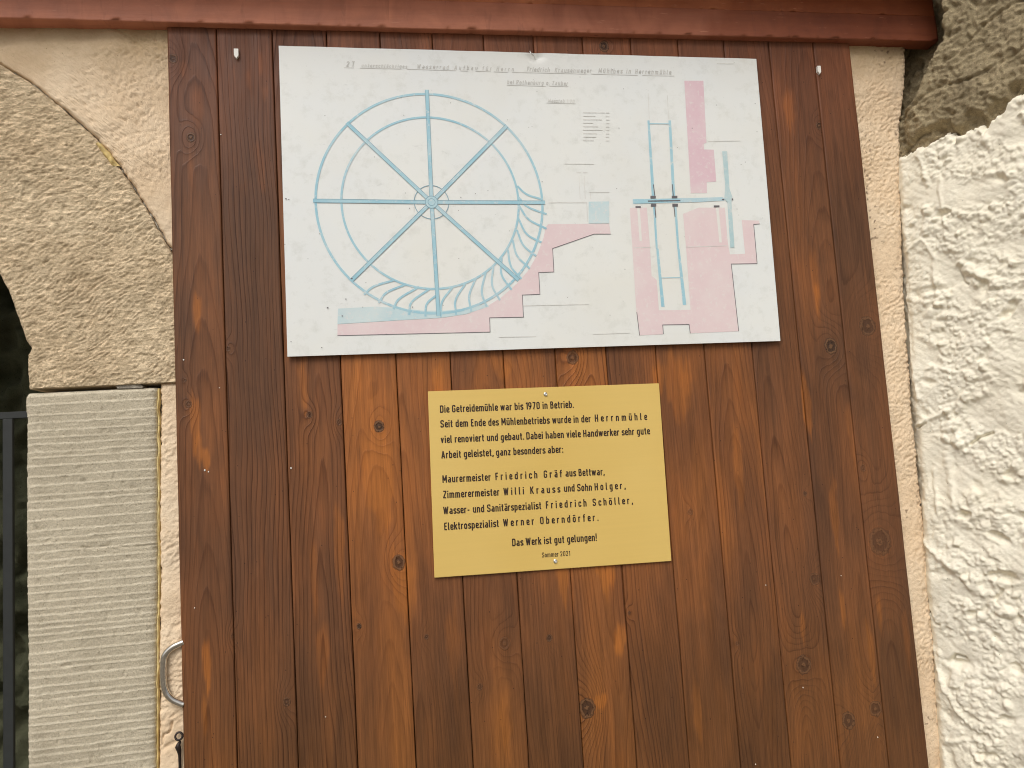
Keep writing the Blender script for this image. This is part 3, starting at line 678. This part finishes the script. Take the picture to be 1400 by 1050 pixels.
for rl, hh, ww in (([(1268,738),(1285,752),(1310,772),(1340,800),(1352,810)], .0055, .0065), ([(1256,583),(1275,573),(1302,561)], .004, .0035), ([(1302,561),(1312,580),(1320,612)], .0035, .004),
                   ([(1246,345),(1268,330),(1284,352),(1290,420)], .0035, .0035), ([(1244,400),(1249,470),(1262,545)], .003, .003), ([(1300,620),(1312,690),(1325,720)], .004, .005), ([(1283,640),(1290,700)], .003, .004),
                   ([(1322,360),(1345,375),(1362,385)], .005, .006), ([(1290,245),(1300,300),(1302,330)], .003, .003), ([(1262,215),(1275,255)], .0035, .004), ([(1300,1010),(1340,1005),(1370,1015)], .004, .004), ([(1275,880),(1296,940),(1330,985)], .003, .004)):
    sp_l = np.array([side_t(*p) for p in rl]); H = H + hh*np.exp(-(seg_dist(T+.004*perlin(T*60, Zw*60, 171), Zw+.004*perlin(T*60+9, Zw*60, 172), sp_l)/ww)**2)
for rl, hh, ww in (([(1335,607),(1345,598),(1362,592)], .008, .0022), ([(1260,585),(1272,578)], .006, .0016), ([(1276,835),(1284,850),(1290,852)], .006, .002), ([(1306,900),(1313,893),(1325,897)], .008, .0022), ([(1370,815),(1378,805)], .006, .003), ([(1318,372),(1322,385),(1330,390)], .005, .002)):
    sp_l = np.array([side_t(*p) for p in rl]); H = H - hh*np.exp(-(seg_dist(T+.002*perlin(T*90, Zw*90, 173), Zw, sp_l)/ww)**2)
hole = np.array(side_t(1316, 903)); H = H - .010*np.exp(-((T-hole[0])/.018)**2-((Zw-hole[1]-.15*(T-hole[0]))/.006)**2)
edge = sstep(-.004, .012, zbd-Zw); H = H*edge - .012*(1-edge)
H = H - .022*sstep(.012, -.02, T)                                        # dies into the corner
V = side_xyz(T, Zw, H); r, c, _ = V.shape
keep = ~((zbd-Zw) < -.006)
F = grid_faces(r, c); F = F[keep.ravel()[F].all(1)]
mesh_np('white_render', V.reshape(-1,3), F, m_white, SIDE)
# grey cement above and behind
tt = np.concatenate([np.arange(-.06, .30, .0022), np.linspace(.305, t1, 50)]); zw = np.concatenate([np.linspace(0, 1.7, 30), np.arange(1.705, 2.6, .0026), np.linspace(2.61, 4.4, 40)])
T, Zw = np.meshgrid(tt, zw)
zbd = np.interp(T, np.append(bnd[:,0], 1.0), np.append(bnd[:,1], bnd[-1,1]+.18))
wU = .012*fbm(T*16, Zw*16, 162, 2); U2 = T*.8+Zw*.6; W2 = Zw*.8-T*.6
slab = sstep(.012, .030, (Zw-zbd) + .010*perlin(T*25, Zw*25, 165))       # slab of old mortar standing proud above a hollow
s2 = side_t(1278, 118); br = side_t(1240, 120)
ra, rb_ = side_t(1283, 52), side_t(1242, 146)
rec = sstep(-.002, .012, (T - np.interp(Zw, [rb_[1]-.03, rb_[1], ra[1], ra[1]+.05], [-.1, rb_[0], ra[0], ra[0]+.004])) + .004*perlin(T*60, Zw*60, 167))
H = -.014 + .020*slab*rec*sstep(.0, .03, T) - .060*(1-rec) + .005*fbm((T+wU)*10, Zw*12, 163, 4, .55)*(.3+.7*sstep(.0, .03, T)) + .0035*billow((T+wU)*45, Zw*50, 164, 3, .6) + .0022*fbm(T*150, Zw*150, 168, 3) - .010*np.clip(perlin(T*30, Zw*40, 169)-.5, 0, 1)*2 - .006*np.exp(-(perlin(U2*7, W2*12, 170)/.045)**2)*rec
V = side_xyz(T, Zw, H); r, c, _ = V.shape
mesh_np('grey_cement', V.reshape(-1,3), grid_faces(r, c), m_grey, SIDE)

# ------------------------------------------------------------------ stroke lettering
b_, T_, X_, q = .075, .925, .645, .16
def rnd(pl, r=.15, closed=False, n=5):
    pl = [np.array(p, float) for p in pl]; m_ = len(pl); out = []
    for i in range(m_):
        if not closed and i in (0, m_-1): out.append(pl[i]); continue
        p, a_, c_ = pl[i], pl[i-1], pl[(i+1) % m_]
        la, lc = np.linalg.norm(a_-p), np.linalg.norm(c_-p); k = min(r, la*.5, lc*.5)
        s0, s1 = p+(a_-p)/la*k, p+(c_-p)/lc*k
        for j in range(n+1):
            t = j/n; out.append((1-t)**2*s0 + 2*t*(1-t)*p + t*t*s1)
    return np.array(out)
L = lambda *p: (list(p), 0, False)
C = lambda *p: (list(p), q, False)
O = lambda *p: (list(p), q, True)
w1 = .375
dots = [L((.12,.84),(.12,.985)), L((.33,.84),(.33,.985))]
GL = {
 'a':[C((.10,X_),(w1,X_),(w1,0)), C((w1,.37),(b_,.37),(b_,b_),(w1,b_))], 'b':[L((b_,1),(b_,0)), C((b_,X_),(w1,X_),(w1,b_),(b_,b_))],
 'c':[C((.36,.47),(.36,X_),(b_,X_),(b_,b_),(.36,b_),(.36,.24))], 'd':[L((w1,1),(w1,0)), C((w1,X_),(b_,X_),(b_,b_),(w1,b_))],
 'e':[C((b_,.34),(w1,.34),(w1,X_),(b_,X_),(b_,b_),(w1,b_),(w1,.19))], 'f':[C((.15,0),(.15,T_),(.33,T_)), L((.0,X_),(.31,X_))],
 'g':[C((w1,.72),(w1,-.2),(.09,-.2)), C((w1,X_),(b_,X_),(b_,b_),(w1,b_))], 'h':[L((b_,1),(b_,0)), C((b_,X_),(w1,X_),(w1,0))],
 'i':[L((b_,.72),(b_,0)), L((b_,.84),(b_,.985))], 'k':[L((b_,1),(b_,0)), L((.38,.72),(.13,.34)), L((.2,.44),(.41,0))], 'l':[C((b_,1),(b_,b_),(.2,b_))],
 'm':[L((b_,.72),(b_,0)), C((b_,X_),(.345,X_),(.345,0)), C((.345,X_),(.615,X_),(.615,0))], 'n':[L((b_,.72),(b_,0)), C((b_,X_),(w1,X_),(w1,0))],
 'o':[O((b_,b_),(w1,b_),(w1,X_),(b_,X_))], 'p':[L((b_,.72),(b_,-.27)), C((b_,X_),(w1,X_),(w1,b_),(b_,b_))], 'r':[L((b_,.72),(b_,0)), C((b_,.5),(b_,X_),(.31,X_))],
 's':[C((.34,.54),(.34,X_),(b_,X_),(b_,.38),(.35,.34),(.35,b_),(b_,b_),(b_,.18))], 't':[C((.14,.93),(.14,b_),(.30,b_)), L((0,X_),(.29,X_))],
 'u':[C((b_,.72),(b_,b_),(w1,b_)), L((w1,.72),(w1,0))], 'v':[L((.05,.72),(.205,.05),(.36,.72))], 'w':[L((.05,.72),(.17,.05),(.31,.66),(.45,.05),(.57,.72))],
 'z':[L((.04,X_),(.33,X_),(.07,b_),(.36,b_))], 'ä':None, 'ö':None, 'ü':None,
 'A':[L((.05,0),(.25,.97),(.45,0)), L((.11,.27),(.39,.27))], 'B':[C((b_,.53),(b_+.28,.53),(b_+.28,T_),(b_,T_)), L((b_,1),(b_,0)), C((b_,.53),(b_+.32,.53),(b_+.32,b_),(b_,b_))],
 'D':[L((b_,1),(b_,0)), C((b_,T_),(.42,T_),(.42,b_),(b_,b_))], 'E':[L((.38,T_),(b_,T_),(b_,b_),(.38,b_)), L((b_,.52),(.34,.52))], 'F':[L((.38,T_),(b_,T_),(b_,0)), L((b_,.5),(.34,.5))],
 'G':[C((.42,.72),(.42,T_),(b_,T_),(b_,b_),(.42,b_),(.42,.48),(.26,.48))], 'H':[L((b_,1),(b_,0)), L((.42,1),(.42,0)), L((b_,.5),(.42,.5))],
 'K':[L((b_,1),(b_,0)), L((.44,1),(.12,.42)), L((.2,.55),(.46,0))], 'M':[L((b_,0),(b_,.96),(.31,.3),(.55,.96),(.55,0))], 'O':[O((b_,b_),(.43,b_),(.43,T_),(b_,T_))],
 'R':[L((b_,1),(b_,0)), C((b_,.5),(.41,.5),(.41,T_),(b_,T_)), L((.25,.5),(.44,0))], 'T':[L((0,T_),(.46,T_)), L((.23,T_),(.23,0))],
 'S':[C((.42,.72),(.42,T_),(b_,T_),(b_,.53),(.42,.46),(.42,b_),(b_,b_),(b_,.27))], 'W':[L((.04,1),(.19,.04),(.34,.9),(.49,.04),(.64,1))], 'Z':[L((.05,T_),(.42,T_),(.07,b_),(.43,b_))],
 '0':[O((b_,b_),(.41,b_),(.41,T_),(b_,T_))], '1':[L((.03,.78),(.21,.95),(.21,0))], '2':[C((b_,.72),(b_,T_),(.41,T_),(.41,.60),(.08,.10)), L((.04,b_),(.45,b_))], '7':[L((.04,T_),(.41,T_),(.17,0))],
 '9':[C((.41,.42),(b_,.42),(b_,T_),(.41,T_),(.41,.42),(.17,0))], '.':[L((b_,0),(b_,.15))], ',':[L((.1,.15),(.03,-.13))], ':':[L((b_,0),(b_,.15)), L((b_,.50),(b_,.65))], '-':[L((.03,.38),(.3,.38))],
 '!':[L((b_,1),(b_,.3)), L((b_,0),(b_,.15))], ' ':[]}
for c_, d_ in zip('äöü', 'aou'): GL[c_] = GL[d_]+dots
def adv(ch): 
    if ch == ' ': return .25
    return max(p[0] for s in GL[ch] for p in s[0]) + b_ + .085 - (.075 if ch in 'rtfl.,F' else .055 if ch in 'cseäkzEZT1' else 0)
def text(mb, s, p0, p1, cap, y, th=.15, xs=1.0, slant=0.0, jit=0.0):
    """letter a line from plane point p0 to p1, letterspacing solved so that it fits exactly"""
    p0, p1 = np.array(p0), np.array(p1); Ln = np.linalg.norm(p1-p0); ex = (p1-p0)/Ln; ey = np.array([-ex[1], ex[0]])
    tot = sum(adv(c)*xs for c in s) - .085*xs; gap = (Ln/cap - tot)/max(1, len(s)-1); x = 0
    if gap < -.05: xs = xs*(Ln/cap)/(tot); gap = 0
    for c in s:
        for k, (pl, r, cl) in enumerate(GL[c]):
            g = rnd(pl, r, cl) if r else np.array(pl, float)
            g = np.stack([(g[:,0]*xs + g[:,1]*slant + x), g[:,1]], 1)
            if jit: g = g + jit*np.array([random.uniform(-1,1), random.uniform(-1,1)])
            W3 = p0 + cap*(g[:,:1]*ex + g[:,1:]*ey)
            if r or len(W3) == 2: mb.strip(W3, th*cap, y-.00002*k, cl)
            else:
                for j in range(len(W3)-1):
                    dd = (W3[j+1]-W3[j]); dd = dd/np.linalg.norm(dd)*th*cap*.22
                    mb.strip([W3[j]-(dd if j else 0), W3[j+1]+(dd if j < len(W3)-2 else 0)], th*cap, y-.00002*k-.000005*j)
        x += adv(c)*xs + gap

# ------------------------------------------------------------------ the big drawing panel
YP = -.0085
PAN = thing('drawing_panel', P(710,280,YP), 'large white panel with faded blue and pink water wheel drawing above the gold plaque', 'panel')
cn = [P(*c, YP) for c in ((381,62.5),(1034,80.5),(1067,466),(393,487.5))]
nx, nz = 330, 190
u, v = np.meshgrid(np.linspace(0,1,nx), np.linspace(0,1,nz))
V = ((1-u)*(1-v))[...,None]*cn[3] + (u*(1-v))[...,None]*cn[2] + ((1-u)*v)[...,None]*cn[0] + (u*v)[...,None]*cn[1]
nl = P(732,78,YP); dx, dz = V[...,0]-nl[0], V[...,2]-nl[2]
V[...,2] -= .0035*np.exp(-(dx/.006)**2-(dz/.005)**2); V[...,1] += .0045*np.exp(-(dx/.013)**2-(dz/.007)**2)
V[...,2] += np.where(v > .999, .0006*perlin(u*9, u*0, 3), 0)
Bk = V.copy(); Bk[...,1] += .003
Fp = [grid_faces(nz, nx), grid_faces(nz, nx, nx*nz, True)]
rim = np.concatenate([np.arange(nx), np.arange(1,nz)*nx+nx-1, (nz-1)*nx+np.arange(nx-2,-1,-1), np.arange(nz-2,0,-1)*nx])
r2 = np.roll(rim, -1); Fp.append(np.stack([rim, rim+nx*nz, r2+nx*nz, r2], 1))
o_panel = mesh_np('panel', np.vstack([V.reshape(-1,3), Bk.reshape(-1,3)]), np.vstack(Fp), m_paper, PAN, False)
D = lambda l: pts(l, YP)
z6 = lambda l: [(640+a/4.564, 250+b/4.564) for a, b in l]
z7 = lambda l: [(380+a/3.5, 250+b/3.5) for a, b in l]
z4 = lambda l: [(850+a/5.248, 140+b/5.248) for a, b in l]
y0 = YP-.0003
arc = [(485,275),(470,345),(430,450),(380,540),(322,610),(270,660),(200,720),(110,775),(0,818)]
WD, SD, TD = [], [], []
# pink masonry
WH = []
mb = MB()
mb.poly(D(z6([(880,255),(500,258)]+arc)+z7([(900,630),(780,648),(600,658),(285,678),(285,730),(1015,713)])+z6([(134,842),(345,838),(338,700),(448,695),(440,560),(535,556),(527,410),(785,320),(890,320)])), y0)
WD.append(mb.build('masonry_wash', m_pink, PAN))
mb = MB(); mb.poly(D(z7([(288,602),(470,592),(560,598),(700,612),(800,612),(900,600),(1000,580),(1010,592),(900,628),(780,646),(600,656),(285,676)])), y0-.0001); WD.append(mb.build('tailwater_wash', m_blue2, PAN)); mb = MB(); mb.poly(D(z6([(752,118),(880,116),(880,253),(752,254)])), y0-.0001)
WD.append(mb.build('water_wash', m_blue2, PAN))
Cw = XZ(590,276.5,YP)
ang = lambda a, b: np.linalg.norm(XZ(a,b,YP)-Cw)
Ro = np.mean([ang(431,275),ang(740.5,277),ang(583.5,127),ang(598.5,427)]); Ri = np.mean([ang(467,275),ang(706,277),ang(585,158.5),ang(596,396)])
def circ(c, r, n=120, a0=0, a1=2*math.pi): t = np.linspace(a0, a1, n, endpoint=(a1-a0 < 6.2)); return np.stack([c[0]+r*np.cos(t), c[1]+r*np.sin(t)], 1)
mb = MB()
mb.strip(circ(Cw, Ro), .0040, y0-.0002, True); mb.strip(circ(Cw, Ri), .0036, y0-.00022, True)
pad = [[(1145,15),(1190,55),(1265,80)],[(1150,68),(1195,115),(1285,150)],[(1155,112),(1200,175),(1285,220)],[(1150,170),(1190,245),(1260,285)],[(1143,225),(1175,300),(1235,350)],
 [(1123,275),(1145,350),(1205,410)],[(1100,320),(1115,400),(1165,460)],[(1070,360),(1070,440),(1118,512)],[(1030,400),(1025,490),(1062,562)],[(995,425),(975,520),(998,592)],[(945,460),(915,540),(925,615)],
 [(895,485),(850,560),(852,632)],[(835,500),(785,570),(780,645)],[(755,540),(712,580),(705,640)],[(725,508),(640,570),(628,632)],[(675,498),(580,555),(553,605)],[(615,485),(520,525),(482,575)],[(560,465),(460,495),(412,535)]]
for k, p in enumerate(pad): mb.strip(smooth_path(D(z7(p)), 6), .0034, y0-.00024-.000006*k)
WD.append(mb.build('wheel_rims', m_blue, PAN))
mb = MB()
hb = [(583.5,123),(693,172),(745,277),(709,383),(599.5,432),(481,383),(428,274.5),(474,168)]
for k, e in enumerate(hb):
    E_ = XZ(*e, YP); d_ = (E_-Cw)/np.linalg.norm(E_-Cw); S_ = Cw+d_*.008
    mb.strip([S_, E_], .0062, y0-.0004-.00001*k)
mb.poly(circ(Cw, .0105, 32), y0-.0006)
WD.append(mb.build('wheel_spokes', m_blue, PAN))
mb = MB(); mb.strip(circ(Cw, .029), .0012, y0-.00035, True); mb.strip(circ(Cw, .0105, 40), .0010, y0-.0007, True); mb.strip(circ(Cw, .006, 40), .0008, y0-.0007, True)
for k, e in enumerate(hb):
    E_ = XZ(*e, YP); d_ = (E_-Cw)/np.linalg.norm(E_-Cw); n_ = np.array([-d_[1], d_[0]])
    for s_ in (-1, 1): mb.strip([Cw+d_*.0108+n_*s_*.0030, E_+n_*s_*.0030], .0006, y0-.0006-.00001*k)
WD.append(mb.build('wheel_outlines', m_bink, PAN))
merge(WD, 'wheel_drawing', PAN)
# cross section
mb = MB()
mb.poly(D([(861,284.2)]+z4([(180,755)])+[(888.6,338),(890.7,377),(897.9,383),(900.7,424.3),(944,423.6),(937.9,338.6),(933.8,292.4),(954.8,283.9),(991,283.9),(994.8,330.5),(997.9,347.9),(1018.6,347),(1014,301),(1037.7,301.6),(1038.6,306),(1030,306.7),(1035,360.3),(999.3,360.7),(1009.7,452.9),(943.3,455.7),(942,443.6),(905.7,444),(906.4,457),(874,458.6),(870,427)]), y0)
SD.append(mb.build('masonry_wash', m_pink, PAN))
mb = MB(); mb.poly(D([(935.5,110.5),(961.5,110.5)]+z4([(608,290),(590,297),(590,338),(660,340),(678,568),(610,573),(612,650),(495,652)])), y0); SD.append(mb.build('wall_wash', m_pink2, PAN))
for l in ([(110,760),(130,760),(145,995),(128,995)],[(675,755),(695,755),(718,1005),(700,1005)]):
    mb = MB(); mb.poly(D(z4(l)), y0-.0001); SD.append(mb.build('shaft_slot', m_whitewash, PAN))
mb = MB()
for l in ([(184,130),(199,130),(238,690),(216,690)],[(335,130),(353,130),(384,690),(363,690)],[(223,727),(240,727),(258,1050),(244,1050)],[(374,727),(392,727),(412,1050),(398,1050)]): mb.poly(D(z4(l)), y0-.0001)
for l in ([(897,340),(900.2,340),(908.5,419.5),(904,419.5)],[(926,340),(929,340),(938.3,417),(933.5,417)]): mb.poly(D(l), y0-.0001)
mb.strip(D(z4([(197,153),(340,154)])), .0016, y0-.0002); mb.strip(D([(904,380),(931,379.5)]), .0012, y0-.0002)
mb.poly(D(z4([(78,696),(540,686),(722,680),(738,690),(735,705),(540,716),(80,728)])), y0-.0003)
SD.append(mb.build('section_wheel', m_blue, PAN))
mb = MB(); mb.poly(D(z4([(720,352),(755,352),(772,620),(793,680),(786,720),(808,1042),(778,1042),(757,720),(735,690),(742,600)])), y0-.0004); SD.append(mb.build('gear_wash', m_blue3, PAN))
mb = MB()
for x0_, y0_, x1_, y1_ in ((205,671,243,690),(358,671,398,690),(208,728,246,748),(362,728,402,748),(98,745,136,757),(660,740,700,753),(718,693,734,702),(788,690,798,702)): mb.poly(D(z4([(x0_,y0_),(x1_,y0_),(x1_,y1_),(x0_,y1_)])), y0-.0005)
mb.strip(D(z4([(187,709),(420,705)])), .0020, y0-.0006)
for l in ([(226,590),(236,670)],[(361,588),(369,670)],[(237,748),(244,828)],[(374,748),(381,822)]): mb.strip(D(z4(l)), .0015, y0-.0006)
SD.append(mb.build('section_fittings', m_ink, PAN))
mb = MB()
mb.strip(D(z7([(285,731),(1015,714)])+z6([(134,842),(345,838),(338,700),(448,695),(440,560),(535,556),(527,410),(785,320),(892,320)])), .0010, y0-.0002)
for l in ([(870.5,427),(874.3,458.6)],[(906.8,456.5),(905.9,444.2),(942,443.6),(943.6,455.7)],[(1009.8,452.9),(999.6,361),(1035,360.4),(1030.3,306.9),(1038.6,306.2)]): mb.strip(D(l), .0011, y0-.0002)
SD.append(mb.build('masonry_outlines', m_ink, PAN))
merge(SD, 'section_drawing', PAN)
# titles and faint notes
mb = MB()
def title(s, x0, y0_, x1, y1_, cap, th=.15, line=True):
    p0, p1 = XZ(x0, y0_, YP), XZ(x1, y1_, YP); text(mb, s, p0, p1, cap, y0-.0002, th, 1.0, .22, .02)
title('2T', 473, 91, 484, 91.3, .0095); title('unterschlächtiges', 494, 92, 556, 93.6, .0068, .12); title('Wasserrad', 570, 93.8, 613, 95, .0080, .12)
title('Aufbau für Herrn', 621, 95, 702, 97.6, .0078, .13); title('Friedrich', 720, 97.6, 751, 98.6, .0085, .14); title('Krausenweger', 758, 98.9, 808, 99.7, .0085, .15)
title('Mühlbes in', 818, 99.9, 862, 100.6, .0088, .16); title('Herrenmühle', 868, 100.9, 917, 102, .0088, .15)
title('bei Rothenburg o. Tauber', 693, 115, 776, 117, .0078, .14)
for a_, b_2 in ([(470,92.5),(484,92.9)],[(492,93.2),(549,94.4)],[(556,94.6),(623,96.6)],[(629,96.9),(640,97.2)],[(650,97.4),(671,98)],[(675,98.2),(694,98.8)],[(700,98.9),(803,101.3)],[(808,101.3),(872,103)],[(878,103.2),(922,104)],[(693,116.5),(746,118)],[(751,118),(777,118.4)],[(747,140.8),(787,142)]):
    mb.strip(D([a_, b_2]), .0009, y0-.00012)
TD.append(mb.build('title_lettering', m_ink2, PAN))
mb = MB()
title('Maßstab 1:20'.replace('ß','s'), 749, 140, 785, 141.3, .0070, .14)
for k in range(9):
    yy = 154+k*4.75; mb.strip(D([(797,yy),(797+[30,17,26,14,20,27,19,18,15][k],yy+.3)]), .0012, y0-.0002); mb.strip(D([(828,yy+.4),(833,yy+.5)]), .0012, y0-.0002)
for l in ([(772,224),(812,224.5)],[(791.5,241),(793,272)],[(798.5,241),(800,272)],[(788,236),(794,236)],[(797,236),(803,236)],[(805,263),(833,263)],[(807,263),(807.5,272)],[(750,277),(802,277)],[(802,277),(803,303)],[(715,418),(805,416)],[(682,461),(733,460)],[(811,457),(861,455)],
          [(886,128),(887.5,163)],[(912,130),(914,163)],[(968,193.5),(1012,192.5)],[(980,87),(1003,87.3)],[(866,339),(890,338)],[(938,338),(994,336)],[(566,265),(566,289)]):
    mb.strip(D(l), .0009, y0-.0003)
TD.append(mb.build('faint_notes', m_ink3, PAN))
mb = MB()
rs = random.Random(3)
for a_, b_2, r_ in [(391,272,1.6),(395,273,1.0),(448,421,1.5),(473,409,1.1),(481,381,1.5),(440,475,1),(398,467,.9),(560,285,1),(667,261,.8),(650,265,.8),(741,249,1),(837,96,1.1),(825,97,.6),(846,175.5,.9),(946,175.5,1),(468,432,1.2),(528,457,.9),(496,420,.9),(564,420,1.2),(630,270,1),(512,215,.8),(552,158,.9),(1032,142,.8)]:
    p = XZ(a_, b_2, YP); mb.poly([p+.0008*r_*np.array([math.cos(t)*(1+.4*rs.random()), math.sin(t)*(.7+.5*rs.random())]) for t in np.linspace(0, 5.6, 7)], y0-.0009)
merge([o_panel, mb.build('dirt_specks', m_ink, PAN)], 'panel', PAN)
merge(TD, 'title_lettering', PAN)
mb = MB(); mb.tube([P(731.5,79,-.004), P(730,77.5,-.012), P(727,74,-.015), P(724.8,70.5,-.016)], .0007, 8)
bmesh.ops.create_icosphere(mb.bm, subdivisions=2, radius=.0011, matrix=Matrix.Translation(P(724.7,70.3,-.016)))
tag(mb.build('bent_nail', m_zinc, None, True), 'thin bent nail holding down the top edge of the drawing panel', 'nail')

# ------------------------------------------------------------------ gold plaque
YQ = -.0045
PLQ = thing('text_plaque', P(752,655,YQ), 'gold coloured metal plaque with black German text, screwed below the drawing panel', 'plaque')
cn = [P(*c, YQ) for c in ((585,535),(901,524),(918,767),(594,790))]
mb = MB(); vs = [mb.bm.verts.new(c) for c in cn]; f = mb.bm.faces.new(vs)
r_ = bmesh.ops.extrude_face_region(mb.bm, geom=[f]); nv = [v for v in r_['geom'] if isinstance(v, bmesh.types.BMVert)]
bmesh.ops.translate(mb.bm, verts=nv, vec=(0,.0025,0)); bmesh.ops.recalc_face_normals(mb.bm, faces=mb.bm.faces[:])
bmesh.ops.bevel(mb.bm, geom=mb.bm.edges[:], offset=.0005, segments=2, affect='EDGES'); mb.build('plate', m_gold, PLQ)
mb = MB(); zq = lambda a, b: XZ(570+a/3.619, 510+b/3.619, YQ)
cap = .0122; yq = YQ-.0003
def run(s, a, b, c, d, cap=cap, th=.162): text(mb, s, zq(a, b), zq(c, d), cap, yq, th, .92)
run('Die Getreidemühle war bis 1970 in Betrieb.', 115,197, 774,172)
run('Seit dem Ende des Mühlenbetriebs wurde in der', 117,270, 860,243); run('Herrnmühle', 881,241, 1138,232)
run('viel renoviert und gebaut. Dabei haben viele Handwerker sehr gute', 119,347, 1152,303)
run('Arbeit geleistet, ganz besonders aber:', 122,423, 724,394)
run('Maurermeister', 127,543, 365,532); run('Friedrich Gräf', 389,530, 718,515); run('aus Bettwar,', 736,513, 927,505)
run('Zimmerermeister', 130,620, 408,606); run('Willi Krauss', 430,605, 708,591); run('und Sohn', 728,588, 866,582); run('Holger,', 880,581, 1031,573)
run('Wasser- und Sanitärspezialist', 132,699, 615,673); run('Friedrich Schöller,', 639,671, 1067,647)
run('Elektrospezialist', 136,778, 405,761); run('Werner Oberndörfer.', 428,759, 896,731)
run('Das Werk ist gut gelungen!', 472,857, 890,830); run('Sommer 2021', 619,913, 757,904, .0082, .125)
mb.build('lettering', m_text, PLQ)
def screw(px, py):
    c = P(px, py, YQ); mb = MB(); n = 20; rings = []
    for rr_, yy in ((.0038,0),(.0037,-.0006),(.0031,-.0015),(.0021,-.0021),(.0011,-.0023),(.0010,-.0012)):
        rings.append([mb.bm.verts.new((c[0]+rr_*math.cos(2*math.pi*k/n), c[1]+yy, c[2]+rr_*math.sin(2*math.pi*k/n))) for k in range(n)])
    for r0, r1 in zip(rings[:-1], rings[1:]):
        for k in range(n): mb.bm.faces.new((r0[k], r0[(k+1)%n], r1[(k+1)%n], r1[k]))
    mb.bm.faces.new(rings[-1]); return mb.build('screw', m_zinc, PLQ, True)
screw(745.8, 539); screw(759.3, 767.3)

# ------------------------------------------------------------------ small fittings
def peg(px, py, h, wd, label):
    c = P(px, py, -.004); mb = MB()
    o2 = [(-wd,h),(wd,h),(wd,-h*.35),(0,-h),(-wd,-h*.35)]
    fr = [mb.bm.verts.new((c[0]+a, c[1]-.0012, c[2]+b)) for a, b in o2]; f = mb.bm.faces.new(fr)
    r_ = bmesh.ops.extrude_face_region(mb.bm, geom=[f]); bmesh.ops.translate(mb.bm, verts=[v for v in r_['geom'] if isinstance(v, bmesh.types.BMVert)], vec=(0,.0062,0))
    bmesh.ops.recalc_face_normals(mb.bm, faces=mb.bm.faces[:]); bmesh.ops.bevel(mb.bm, geom=mb.bm.edges[:], offset=.0003, segments=1, affect='EDGES')
    return tag(mb.build('hanging_peg', m_peg), label, 'peg', 'white pegs on the door beside the drawing')
peg(323, 73.5, .0086, .0037, 'small white pointed peg on the plank just left of the drawing panel')
peg(1120, 96, .0082, .0033, 'small white pointed peg beside a plank seam right of the drawing panel')
HK = thing('iron_hook', P(245,1030,.006), 'dark iron eye with hanging hook rod at the lower left edge of the door', 'hook')
mb = MB(); c = P(244.6,1006.5,.004); rg = [c+.0052*np.array([math.cos(t), .25*math.sin(t), math.sin(t)]) for t in np.linspace(0, 2*math.pi, 25)]
mb.tube(rg, .0016, 8, False); mb.build('eye', m_iron, HK, True)
mb = MB(); mb.tube([P(246.5,1013,.004), P(244,1018,.001), P(243.2,1021,.001), P(244.8,1026,.002), P(245.6,1032,.003), P(246,1050,.004), P(248,1130,.005)], [.0016,.003,.0042,.0034,.0022,.0019,.0019], 10); mb.build('rod', m_iron, HK, True)
